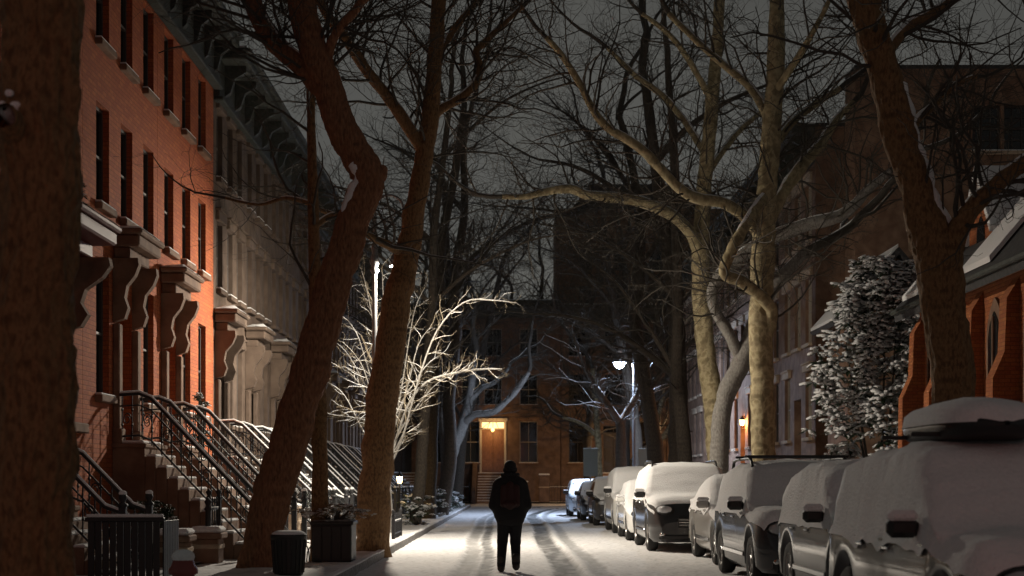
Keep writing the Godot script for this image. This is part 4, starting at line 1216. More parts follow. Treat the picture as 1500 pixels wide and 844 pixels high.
func houses_right() -> void:
	for k in 7:
		var d := 46.0 + k * 5.8 + 5.7
		var p := {"w": 5.76, "h": 12.6, "wall": M.brownstone, "trim": M.pale_stone, "rows": [[2.9, 5.0], [5.9, 8.0], [9.2, 11.0]], "cols": [1.1, 2.9, 4.7], "ww": 1.0, "door": [2.9, 1.2, 1.2, 4.2], "sill_snow": false, "frame": M.light_frame if k == 0 else M.window_frame, "bars": 3 if k == 0 else 1, "stoop": 1.6}  # brick fronts given dark brownstone; the dimness of the unlit side is in the colour
		row_house("brown_row_house", ["brown shade-coloured row house with pale many-paned windows behind the porch roof", "brown shade-coloured row house behind the pale plane trees", "brown shade-coloured row house with the lit doorway lantern"][k] if k < 3 else "brown shade-coloured row house behind the far kerb trees", Vector3(9.5, 0, -d), RIGHT_B, p, "brown shade-coloured row houses")
	# tall block behind the church, its front to the viewer
	row_house("apartment_block", "tall brown block with paired sash windows rising behind the church", Vector3(10.4, 0, -44.5), Basis(), {"w": 13.0, "h": 14.0, "depth": 1.3, "wall": M.brownstone, "trim": M.pale_stone, "rows": [[7.3, 8.6], [11.5, 12.9]], "cols": [4.0, 4.95, 8.0, 9.05], "ww": 0.86, "bars": 2, "cornice": false, "lintel": false, "sill_snow": true})  # brick block in the same dark wall colour, standing in for shade
	church()
	# snow-roofed porch between church and dark houses
	var po := thing("porch", "gabled porch with a steep snow-covered roof behind the snowy evergreen", "porch", Vector3(10.65, 0.95, -42.6))
	put("wall", MB.new().box(Vector3(0.1, 2.1, 0), Vector3(2.6, 6.2, 2.6)), M.brownstone, po)
	put("roof", MB.new().prism(PackedVector2Array([Vector2(-1.7, 5.0), Vector2(0.2, 7.1), Vector2(0.2, 6.9), Vector2(-1.6, 4.9)]), -1.5, 1.5), M.roof, po)
	put("roof", MB.new().prism(PackedVector2Array([Vector2(0.2, 7.1), Vector2(2.0, 5.0), Vector2(1.9, 4.9), Vector2(0.2, 6.9)]), -1.5, 1.5), M.roof, po)
	put("gable", MB.new().prism(PackedVector2Array([Vector2(-1.3, 5.2), Vector2(0.2, 6.85), Vector2(1.6, 5.2)]), 1.0, 1.28), M.brownstone, po)
	put("snow", MB.new().prism(PackedVector2Array([Vector2(-1.68, 5.03), Vector2(0.18, 7.11), Vector2(0.18, 7.2), Vector2(-1.7, 5.1)]), -1.42, 1.46), M.snow, po)

func arch_poly(w: float, h: float, seg := 8) -> PackedVector2Array:
	var p := PackedVector2Array([Vector2(-w / 2, 0), Vector2(w / 2, 0)])
	# pointed arch
	for k in seg + 1:
		var a := (PI / 3.0) * k / seg
		p.append(Vector2(-w / 2 + w * cos(a), h + w * sin(a)))
	for k in range(1, seg + 1):
		var a := PI / 3.0 * (1.0 - float(k) / seg)
		p.append(Vector2(w / 2 - w * cos(a), h + w * sin(a)))
	return p

func church() -> void:
	var t := thing("church", "orange brick church with pointed windows and snow on its steep roofs", "church", Vector3(9.5, 0, -34.2), RIGHT_B)
	# local x runs towards the viewer; the street front is z = 0
	var l := 11.0; var e := 5.7
	put("wall", MB.new().box(Vector3(l / 2, e / 2, -4.0), Vector3(l, e, 8.0)), M.brick_church, t)
	for k in 5:
		var u := 1.3 + k * 2.1
		var wn := put("window", MB.new().prism(arch_poly(1.0, 1.9), -0.02, 0.05), M.brownstone, t, Vector3(u, 2.3, 0.012))
		put("pane", MB.new().prism(arch_poly(0.72, 1.75), 0.0, 0.02), M.glass, wn, Vector3(0, 0.12, 0.045))
		put("mullion", MB.new().box(Vector3(0, 1.2, 0), Vector3(0.06, 2.2, 0.05), 0.01), M.brownstone, wn, Vector3(0, 0.1, 0.08))
		put("buttress", MB.new().prism(PackedVector2Array([Vector2(0, 0), Vector2(0.55, 0), Vector2(0.5, 3.4), Vector2(0.28, 3.9), Vector2(0.24, 4.9), Vector2(0, 5.3)]), -0.2, 0.2, Basis(Vector3(0, 0, 1), Vector3(0, 1, 0), Vector3(-1, 0, 0)), Vector3(u - 1.05, 0, 0.004)), M.brick_church, t)
	var rb := Basis(Vector3(0, 0, 1), Vector3(0, 1, 0), Vector3(-1, 0, 0))
	# roof profile across the nave, drawn along the street
	put("roof", MB.new().prism(PackedVector2Array([Vector2(0.55, 5.45), Vector2(-3.6, 10.4), Vector2(-3.6, 10.1), Vector2(0.5, 5.2)]), 0.25, -l - 0.25, rb), M.roof, t)
	put("roof", MB.new().prism(PackedVector2Array([Vector2(-3.6, 10.4), Vector2(-7.8, 5.45), Vector2(-7.7, 5.2), Vector2(-3.6, 10.1)]), 0.25, -l - 0.25, rb), M.roof, t)
	for ug in [0.12, l - 0.12]:
		put("gable", MB.new().prism(PackedVector2Array([Vector2(0.0, 5.7), Vector2(-3.6, 9.95), Vector2(-7.4, 5.7)]), 0.12, -0.12, rb, Vector3(ug, 0, 0)), M.brick_church, t)
	# two gabled dormers, snow left on their slopes and in patches on the main roof
	for ud in [3.4, 7.6]:
		var dm := put("dormer", MB.new().prism(PackedVector2Array([Vector2(-0.8, 5.9), Vector2(0.8, 5.9), Vector2(0.8, 6.8), Vector2(0, 7.9), Vector2(-0.8, 6.8)]), -3.0, -0.35), M.brick_church, t, Vector3(ud, 0, 0))
		for s in [-1.0, 1.0]:
			put("snow", MB.new().prism(PackedVector2Array([Vector2(s * 0.98, 6.55), Vector2(0.0, 7.92), Vector2(0.0, 8.1), Vector2(s * 1.06, 6.66)]), -3.0, -0.2), M.snow, dm)
		put("pane", MB.new().prism(arch_poly(0.5, 0.5), -0.36, -0.33), M.glass, dm, Vector3(0, 6.1, 0))
	put("snow", MB.new().prism(PackedVector2Array([Vector2(0.42, 5.65), Vector2(-0.9, 7.22), Vector2(-0.9, 7.33), Vector2(0.44, 5.76)]), -0.1, -2.2, rb), M.snow, t)
	put("snow", MB.new().prism(PackedVector2Array([Vector2(0.44, 5.63), Vector2(-1.6, 8.06), Vector2(-1.6, 8.16), Vector2(0.46, 5.74)]), -4.6, -6.4, rb), M.snow, t)
	put("gutter", MB.new().box(Vector3(l / 2, 5.4, 0.6), Vector3(l + 0.3, 0.12, 0.12), 0.03), M.cornice, t)

func far_end() -> void:
	var lit := lamp_mat(Color(1.0, 0.86, 0.62), 1.7)
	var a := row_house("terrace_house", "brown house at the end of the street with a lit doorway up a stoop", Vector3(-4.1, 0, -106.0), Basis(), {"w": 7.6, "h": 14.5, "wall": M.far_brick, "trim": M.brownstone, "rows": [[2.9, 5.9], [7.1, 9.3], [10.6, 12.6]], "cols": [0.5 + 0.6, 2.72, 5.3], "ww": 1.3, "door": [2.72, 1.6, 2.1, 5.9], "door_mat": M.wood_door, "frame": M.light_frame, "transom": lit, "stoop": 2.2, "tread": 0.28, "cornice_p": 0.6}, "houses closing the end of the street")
	for q in [[-11.8, "brown house left of the lit doorway house at the street end"], [3.55, "brown house right of the lit doorway house at the street end"], [11.2, "brown house on the street end nearest the right-hand row"]]:
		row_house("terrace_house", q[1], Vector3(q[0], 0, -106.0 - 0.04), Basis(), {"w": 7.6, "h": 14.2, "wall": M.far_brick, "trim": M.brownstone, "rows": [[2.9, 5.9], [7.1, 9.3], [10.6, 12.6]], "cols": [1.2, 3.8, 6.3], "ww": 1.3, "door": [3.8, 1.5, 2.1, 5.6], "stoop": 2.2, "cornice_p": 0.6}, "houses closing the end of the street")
	# porch light in the lit doorway
	var li := OmniLight3D.new()
	li.name = "doorway_light"; li.light_color = Color(1.0, 0.76, 0.46); li.light_energy = 1.7; li.light_size = 0.12; li.omni_range = 40.0; li.omni_attenuation = 2.0; li.shadow_enabled = true
	a.add_child(li); li.position = Vector3(2.72, 5.25, 1.0)
	put("doorway_lamp", MB.new().blob(Vector3(2.72, 5.25, 1.0), Vector3(0.12, 0.14, 0.12), 10, 7), lamp_mat(Color(1.0, 0.74, 0.42), 6.0), a)
	var fr := MB.new()
	for s in [-1.0, 1.0]: fr.box(Vector3(2.72 + s * 0.89, 4.05, 0.03), Vector3(0.16, 3.9, 0.14), 0.02)
	fr.box(Vector3(2.72, 6.02, 0.05), Vector3(2.1, 0.22, 0.2), 0.02)
	fr.box(Vector3(2.72, 5.36, -0.2), Vector3(1.6, 0.09, 0.16), 0.015)
	for k in 3: fr.bar(Vector3(2.32 + k * 0.4, 5.4, -0.27), Vector3(2.52 + k * 0.2, 5.88, -0.27), 0.025)
	put("door_surround", fr, M.light_trim, a)
	for s in [-1.0, 1.0]:
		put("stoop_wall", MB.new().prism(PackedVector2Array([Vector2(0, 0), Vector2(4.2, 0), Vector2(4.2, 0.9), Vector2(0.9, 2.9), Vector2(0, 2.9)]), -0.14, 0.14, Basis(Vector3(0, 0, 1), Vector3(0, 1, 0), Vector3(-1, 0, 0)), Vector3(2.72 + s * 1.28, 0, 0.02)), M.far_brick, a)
	picket_fence("snow-topped iron fence left of the far lit stoop", Vector3(-10, 0.1, -103.0), Vector3(-3.0, 0.1, -103.0), 1.15, 0.2)
	picket_fence("snow-topped iron fence right of the far lit stoop", Vector3(2.6, 0.1, -103.0), Vector3(8.0, 0.1, -103.0), 1.15, 0.2)
	for x in [0.75, 2.25]:
		pier("taller far brick gate pier with a band, beside the iron fence" if x > 2 else "shorter far brick gate pier next to the lit stoop", Vector3(x, 0.1, -103.2), 0.7, 1.9 if x > 2 else 1.4, M.far_brick)
	# dark block with pinnacles beyond the houses
	var b := thing("distant_block", "dark distant building with two thin pinnacles above the far trees", "building", Vector3(9.5, 0, -150.0))
	put("wall", wall_with_holes(17.0, 29.5, [], 10.0), M.brownstone, b, Vector3(-5.0, 0, 0))
	put("roof", MB.new().prism(PackedVector2Array([Vector2(-3.4, 29.5), Vector2(10.4, 29.5), Vector2(8.5, 32.0), Vector2(-1.5, 32.0)]), -10.0, 0.0), M.roof, b)
	for q in [[-2.4, 3.2], [-1.2, 5.2]]:
		put("pinnacle", MB.new().lathe(Vector3(q[0], 29.0, 0.2), [Vector2(0.45, 0), Vector2(0.45, 1.0), Vector2(0.3, 1.2), Vector2(0.001, q[1])], 6), M.roof, b)
	for c in 4:
		for r in 3:
			var f := put("window", MB.new().box(Vector3(-2.0 + c * 3.6, 17.0 + r * 3.6, 0.02), Vector3(1.3, 2.0, 0.1), 0.02), M.window_frame, b)
			put("pane", MB.new().box(Vector3(-2.0 + c * 3.6, 17.0 + r * 3.6, 0.07), Vector3(1.1, 1.8, 0.03)), M.glass, f)

# ---------------------------------------------------------------- trees of the photograph
func trees() -> void:
	# rough trunk cut off by the frame, with a knot that holds snow
	var t0 := tree("street_tree", "rough-barked thick dark trunk with a snow-holding knot, before the red-canopied house", 9.3, [
		[[40, 1010, 62], [44, 844, 58], [50, 600, 55], [55, 400, 54], [58, 200, 55], [62, 40, 56], [64, -80, 56], [70, -400, 48], [76, -700, 40]],
		[[40, 215, 24, 0.0], [20, 190, 22, -0.25], [5, 170, 18, -0.4]]],
		{"seed": 21, "furrow": 0.16, "bark": M.bark_tan, "twig": M.twig, "budget": 0, "sub": 16, "start": 2.0})
	rng.seed = 8
	var kn := MB.new()
	for k in 7: kn.blob(P(22 + rng.randf_range(-16, 26), 158 + rng.randf_range(-8, 22), 9.3) - t0.position + Vector3(0, 0, 0.24), Vector3(0.03, 0.022, 0.03) * rng.randf_range(0.7, 1.3), 8, 5)
	put("snow", kn, M.snow, t0).set_meta("kind", "stuff")
	# leaning tree with the kink
	tree("street_tree", "leaning reddish-barked tree with a sharp kink, beside the dark litter bin", 22.6, [
		[[366, 862, 28.2], [384, 790, 27.3], [408, 700, 27.3], [438, 600, 27.3], [466, 500, 26.4], [490, 410, 24.6], [516, 330, 23.8], [540, 268, 22.9], [528, 232, 23.8], [505, 195, 22.9], [482, 130, 22.0], [460, 70, 21.1], [440, 0, 20.2], [428, -70, 19.4], [420, -200, 15.8]],
		[[488, 150, 15], [445, 100, 14, 0.1], [405, 68, 14, 0.2], [380, 28, 13, 0.3], [366, -20, 12, 0.5], [350, -90, 9, 0.8]],
		[[528, 290, 22], [546, 262, 17], [556, 252, 13], [561, 246, 6]],
		[[478, 90, 9], [492, 50, 7, -0.2], [520, 15, 6, -0.4], [545, -15, 5, -0.6]]],
		{"seed": 31, "no_end": [2], "stub": 2, "windward": [0, 0.43, 0.55, Vector3(-0.75, 0.3, 0.6)], "furrow": 0.09, "sub": 9, "bark": M.bark_red, "twig": M.twig, "budget": 36000, "start": 0.7, "trunk_snow": true, "reach": 0.9})
	# sapling
	tree("street_tree", "slim straight sapling with low hoops round its foot, between bin and planter", 24.6, [
		[[466, 832, 13], [469, 720, 12], [468, 600, 11], [464, 480, 10], [460, 360, 9], [457, 240, 7], [455, 130, 6], [454, 20, 4]],
		[[463, 330, 5], [490, 315, 4, 0.3], [520, 330, 3, 0.5], [550, 350, 3, 0.8]],
		[[460, 300, 4], [420, 290, 3, 0.2], [380, 300, 2.4, 0.4], [330, 290, 2, 0.5]]],
		{"seed": 41, "bark": M.bark_tan, "twig": M.twig, "budget": 2500, "start": 0.45})
	# forked tree by the planter
	tree("street_tree", "tall tan-barked forked tree rising behind the dark planter box", 28.4, [
		[[546, 800, 25], [547, 740, 24], [556, 640, 23], [566, 540, 22], [580, 450, 20], [594, 390, 18], [606, 320, 15], [618, 250, 14], [627, 190, 13], [633, 130, 12], [640, 50, 11], [644, -30, 10], [648, -120, 8]],
		[[622, 222, 10], [600, 190, 9, -0.1], [565, 140, 8.5, -0.3], [535, 100, 8, -0.5], [505, 55, 7.5, -0.8], [478, 20, 7, -1.0], [450, -30, 6, -1.2]],
		[[622, 195, 7], [640, 165, 6.5, 0.2], [668, 148, 6, 0.3], [692, 128, 6, 0.4], [703, 102, 5.5, 0.6], [697, 76, 5, 0.8], [712, 60, 5, 0.9], [738, 35, 4, 1.0], [765, 10, 3.5, 1.2]],
		[[592, 372, 7], [570, 360, 6, -0.4], [545, 348, 5, -0.6], [500, 320, 4, -0.7], [462, 305, 3, -0.8]],
		[[636, 95, 6], [660, 50, 5, 0.5], [690, 10, 4, 1.0], [720, -30, 3, 1.4]]],
		{"seed": 51, "furrow": 0.05, "sub": 7, "bark": M.bark_tan, "twig": M.twig, "budget": 80000, "start": 0.6})
	# small ornamental tree full of snow under the lamp
	var orn := [[[572, 790, 6], [569, 740, 5.5], [566, 690, 5], [564, 640, 4.5], [562, 590, 3.6]]]
	var ends := [[500, 540, -0.8], [480, 560, 0.8], [510, 470, 0.3], [535, 420, 0.9], [560, 400, -0.4], [585, 400, 0.5], [620, 425, 0.9], [630, 480, -0.6], [645, 520, 0.6], [660, 550, -0.9], [490, 500, 1.4], [525, 385, 0.2], [600, 390, -1.2], [545, 440, -1.4], [505, 610, 0.4], [620, 590, -0.5], [575, 450, -0.6], [600, 470, 0.6], [520, 520, -1.2]]
	rng.seed = 77
	for e in ends:
		var y0 := rng.randf_range(600, 690)
		orn.append([[566, y0, 1.5], [lerpf(566, e[0], 0.35) + rng.randf_range(-6, 6), lerpf(y0, e[1], 0.45), 1.15, e[2] * 0.4], [lerpf(566, e[0], 0.72), lerpf(y0, e[1], 0.85), 0.8, e[2] * 0.8], [e[0], e[1], 0.45, e[2]]])
	orn.append([[568, 690, 1.9], [590, 640, 1.7, -0.4], [612, 560, 1.5, -0.8], [640, 485, 1.3, -1.0], [680, 443, 1.1, -1.2], [720, 440, 0.9, -1.4], [757, 444, 0.6, -1.5]])
	orn.append([[570, 680, 2.2], [595, 600, 2.0, -0.3], [625, 560, 1.9, -0.6], [670, 546, 1.7, -0.8], [705, 541, 1.5, -1.0], [735, 541, 1.0, -1.2]])
	tree("ornamental_tree", "small spreading tree with snow on every twig, lit under the crook lamp", 38.5, orn,
		{"seed": 61, "no_end": [20, 21], "bark": M.bark_grey, "twig": M.twig_pale, "budget": 24000, "start": 0.8, "every": 1, "sub": 4, "snow_min": 0.0045, "snow": 0.5, "levels": 4, "reach": 0.55, "tip": 0.0024, "dens": 0.6, "shortest": 0.12, "up": 0.02, "low": true}, "")
	# pale plane trees on the right
	tree("plane_tree", "pale mottled plane tree with a looping limb, before the brown houses", 33.7, [
		[[1120, 690, 18], [1118, 640, 17.5], [1116, 560, 17], [1114, 480, 17.5], [1116, 420, 17], [1117, 370, 17], [1121, 320, 16], [1126, 260, 15], [1130, 200, 14], [1134, 130, 13], [1138, 50, 12], [1140, -40, 11], [1142, -150, 8]],
		[[1112, 350, 8], [1092, 318, 8, -0.2], [1060, 298, 8, -0.4], [1025, 292, 8, -0.6], [995, 276, 7.5, -0.8], [965, 245, 7, -1.0], [935, 215, 6.5, -1.1], [890, 187, 6, -1.2], [865, 155, 5.5, -1.2], [848, 120, 5, -1.3], [826, 85, 4.5, -1.4], [800, 55, 3.5, -1.5]],
		[[1118, 365, 9], [1132, 315, 9, 0.2], [1152, 275, 9.5, 0.4], [1178, 238, 9, 0.6], [1203, 210, 8, 0.8], [1222, 180, 6, 1.0], [1250, 150, 4, 1.2]],
		[[1116, 510, 12, 0.0], [1124, 480, 11, -0.1], [1128, 452, 10, -0.2], [1112, 432, 9, -0.4], [1085, 412, 8.5, -0.6], [1061, 400, 8.5, -0.7], [1072, 365, 8.5, -0.75], [1092, 330, 8.5, -0.6], [1112, 300, 9, -0.3], [1126, 285, 7, 0.0]],
		[[1128, 230, 7], [1150, 190, 6, 0.5], [1185, 160, 5, 0.9], [1230, 130, 4, 1.2]],
		[[1130, 180, 7], [1100, 130, 6, 0.4], [1060, 95, 5, 0.8], [1020, 60, 4.5, 1.0], [980, 20, 4, 1.2]],
		[[1133, 140, 6], [1165, 90, 5, -0.6], [1195, 40, 4, -1.0], [1220, -10, 3, -1.2]]],
		{"seed": 71, "no_end": [3], "bark": M.bark_plane, "twig": M.twig, "budget": 110000, "start": 0.55, "sub": 6})
	tree("plane_tree", "pale mottled plane tree with one long snowy limb arching over the road", 42.0, [
		[[1056, 740, 16], [1052, 690, 15.5], [1045, 600, 15], [1036, 530, 14.5], [1028, 450, 13.5], [1026, 380, 12.5], [1029, 310, 11.5], [1036, 230, 10.5], [1044, 140, 9.5], [1052, 40, 8], [1056, -40, 7]],
		[[1024, 372, 8.5], [1012, 342, 8.5, -0.4], [985, 316, 8.5, -0.8], [945, 298, 8, -1.2], [900, 290, 7.5, -1.5], [862, 287, 7, -1.8], [835, 277, 6.5, -2.0], [800, 281, 5.5, -2.2], [770, 288, 4.5, -2.5], [735, 288, 3.5, -2.8]],
		[[1033, 260, 6], [1060, 220, 5, 0.6], [1085, 190, 4, 1.0], [1120, 160, 3, 1.4]],
		[[1036, 230, 6], [1005, 180, 5, 0.8], [970, 140, 4.5, 1.2], [930, 110, 4, 1.4], [890, 70, 3, 1.6]],
		[[1044, 150, 5], [1010, 90, 4.5, -0.8], [980, 50, 4, -1.2], [940, 20, 3, -1.5]]],
		{"seed": 81, "bark": M.bark_plane, "twig": M.twig, "budget": 90000, "start": 0.5, "sub": 6})
	tree("plane_tree", "grey leaning tree between the two pale plane trees, its long limb reaching towards the evergreen", 37.5, [
		[[1052, 720, 14], [1055, 640, 13.5], [1060, 588, 13.5], [1076, 552, 14], [1092, 520, 14], [1104, 480, 13], [1125, 430, 11], [1150, 400, 9], [1180, 370, 7]],
		[[1082, 520, 8.5], [1068, 490, 8.5, -0.2], [1050, 460, 8, -0.3], [1042, 430, 8, -0.4], [1058, 402, 9, -0.5], [1088, 375, 10, -0.6], [1130, 350, 10.5, -0.8], [1180, 331, 10, -1.0], [1230, 316, 9, -1.2], [1252, 300, 7.5, -1.4], [1275, 275, 6, -1.6], [1305, 250, 4.5, -1.8]]],
		{"seed": 91, "bark": M.bark_grey, "twig": M.twig, "budget": 4000, "start": 0.75, "trunk_snow": true, "sub": 6})
	# near dark forked trunk on the right
	tree("street_tree", "dark forked trunk with snow caught in its crotch, beside the car with the roof box", 18.6, [
		[[1404, 700, 28.4], [1400, 600, 28.4], [1390, 500, 30.1], [1378, 410, 32.7], [1366, 350, 31.0], [1346, 290, 24.9], [1326, 220, 23.2], [1308, 150, 23.2], [1288, 80, 23.2], [1266, 10, 22.4], [1250, -60, 21.5], [1230, -200, 17.2]],
		[[1380, 395, 26], [1395, 350, 18, -0.1], [1420, 312, 14, -0.3], [1455, 275, 12, -0.5], [1500, 240, 11, -0.7], [1560, 200, 9, -0.9], [1640, 150, 7, -1.2]],
		[[1322, 215, 8], [1345, 175, 6, 0.4], [1362, 160, 5, 0.6], [1400, 125, 4, 0.8], [1430, 112, 3, 1.0]],
		[[1290, 90, 9], [1330, 40, 7, 0.6], [1380, 10, 6, 1.0], [1440, -40, 5, 1.4]]],
		{"seed": 101, "windward": [0, 0.38, 0.68, Vector3(0.86, 0.45, 0.25)], "furrow": 0.10, "sub": 9, "bark": M.bark_tan, "twig": M.twig, "budget": 36000, "start": 0.7, "trunk_snow": true, "snow": 0.9})
	# farther kerb trees, left
	var nt := {"bark": M.bark_dark, "twig": M.twig, "budget": 18500, "start": 0.3, "every": 1, "levels": 4, "tip": 0.0045, "shortest": 0.3, "snow_min": 0.03, "snow": 0.6, "reach": 1.1}
	var L := [[-3.1, 47.0, 19.0, 0.2, 0.1], [-3.1, 54.0, 20.0, 0.3, 0.2], [-2.95, 60.0, 20.0, 0.32, 0.1], [-3.1, 67.0, 20.0, 0.3, -0.1], [-3.0, 80.0, 18.0, 0.3, 0.3]]
	for i in L.size():
		var q: Array = L[i]; var o := nt.duplicate(); o.seed = 200 + i
		far_tree("kerb_tree", "bare dark kerb tree along the stone row houses", q[0], q[1], q[2], q[3], q[4], o, "bare kerb trees before the stone row")
	tree("kerb_tree", "grey forked tree leaning over the road towards the far lit doorway", 74.0, [
		[[648, 752, 9], [652, 710, 9], [662, 665, 8.5], [675, 630, 8], [684, 600, 7], [690, 570, 5.5], [694, 530, 4.5]],
		[[678, 622, 5.5], [695, 608, 5, -0.4], [722, 604, 4.5, -0.8], [740, 590, 4, -1.0], [757, 572, 4, -1.2], [775, 545, 3, -1.4]],
		[[686, 590, 4], [705, 570, 4, 0.5], [725, 560, 3, 1.0], [745, 540, 2.5, 1.4]]],
		{"seed": 210, "bark": M.bark_grey, "twig": M.twig, "budget": 5000, "start": 0.5, "tip": 0.006, "trunk_snow": true, "shortest": 0.3})
	# farther kerb trees, right
	var R := [[5.75, 48.5, 20.0, 0.27, -0.1], [5.8, 53.5, 21.0, 0.42, 0.0], [5.7, 58.0, 20.0, 0.36, -0.15], [6.0, 72.0, 20.0, 0.3, -0.3], [6.2, 82.0, 18.0, 0.3, 0.2]]
	for i in R.size():
		var q: Array = R[i]; var o := nt.duplicate(); o.seed = 230 + i
		far_tree("kerb_tree", "bare dark kerb tree behind the row of parked cars", q[0], q[1], q[2], q[3], q[4], o, "bare kerb trees behind the cars")
	tree("kerb_tree", "low forked tree with snowy limbs beside the blue-white street lamp", 62.0, [
		[[908, 745, 8], [909, 700, 8], [910, 650, 7.5], [909, 615, 7]],
		[[909, 622, 5], [894, 598, 5, -0.3], [884, 584, 4.5, -0.4], [872, 566, 3.5, -0.6], [858, 540, 3, -0.8], [847, 514, 2.4, -1.0]],
		[[910, 618, 5], [920, 600, 4.5, 0.4], [932, 580, 4, 0.8], [938, 560, 3, 1.0]]],
		{"seed": 240, "no_end": [0], "bark": M.bark_dark, "twig": M.twig, "budget": 3500, "start": 0.8, "tip": 0.004, "snow_min": 0.012, "snow": 0.9})
	tree("kerb_tree", "tree with a bright yellow-lit stem behind the grey sign board", 86.0, [
		[[880, 745, 5], [878, 700, 5], [877, 660, 4.8], [875, 625, 4.5], [872, 580, 4], [868, 540, 3]],
		[[876, 640, 3.5], [862, 628, 3, 0.3], [845, 618, 2.5, 0.5], [825, 612, 2, 0.8]]],
		{"seed": 250, "bark": M.bark_plane, "twig": M.twig, "budget": 3000, "start": 0.5, "tip": 0.007})
	tree("kerb_tree", "slanting yellow-lit trunk behind the post of the blue-white lamp", 88.0, [
		[[905, 745, 5], [912, 705, 5], [928, 675, 5], [950, 655, 5], [972, 640, 4.5], [990, 610, 4], [1000, 570, 3]],
		[[960, 648, 3.5], [965, 610, 3, 0.4], [972, 570, 2.5, 0.8]]],
		{"seed": 260, "bark": M.bark_plane, "twig": M.twig, "budget": 2500, "start": 0.6, "tip": 0.007})
	# trees before and behind the end houses
	var E := [[-9.5, 96.0], [-5.6, 100.0], [5.2, 99.0], [9.0, 95.0], [13.5, 98.0], [-14.0, 97.0], [-4.0, 124.0], [3.5, 126.0], [11.0, 122.0], [-12.0, 125.0], [17.5, 120.0], [0.5, 135.0]]
	for i in E.size():
		var o := nt.duplicate(); o.seed = 270 + i; o.budget = 5500; o.tip = 0.009; o.shortest = 0.45; o.reach = 1.5; o.snow_min = 0.06; o.cap = 0.06
		var behind: bool = E[i][1] > 110
		far_tree("park_tree" if behind else "cross_street_tree", "tall bare tree rising behind the houses at the street end" if behind else "bare tree on the cross street before the end houses", E[i][0], E[i][1], 24.0 if behind else 17.0, 0.4, 0.0, o, "tall bare trees behind the end houses" if behind else "bare trees on the cross street")
	# evergreen
	snowy_bush("evergreen_tree", "large evergreen with drooping leaves heaped with snow before the brown houses", "tree", Vector3(9.85, 0.13, -39.4), Vector3(4.3, 7.2, 2.6), 950, 0.36, 0.92, M.leaf, 301, 0.66)

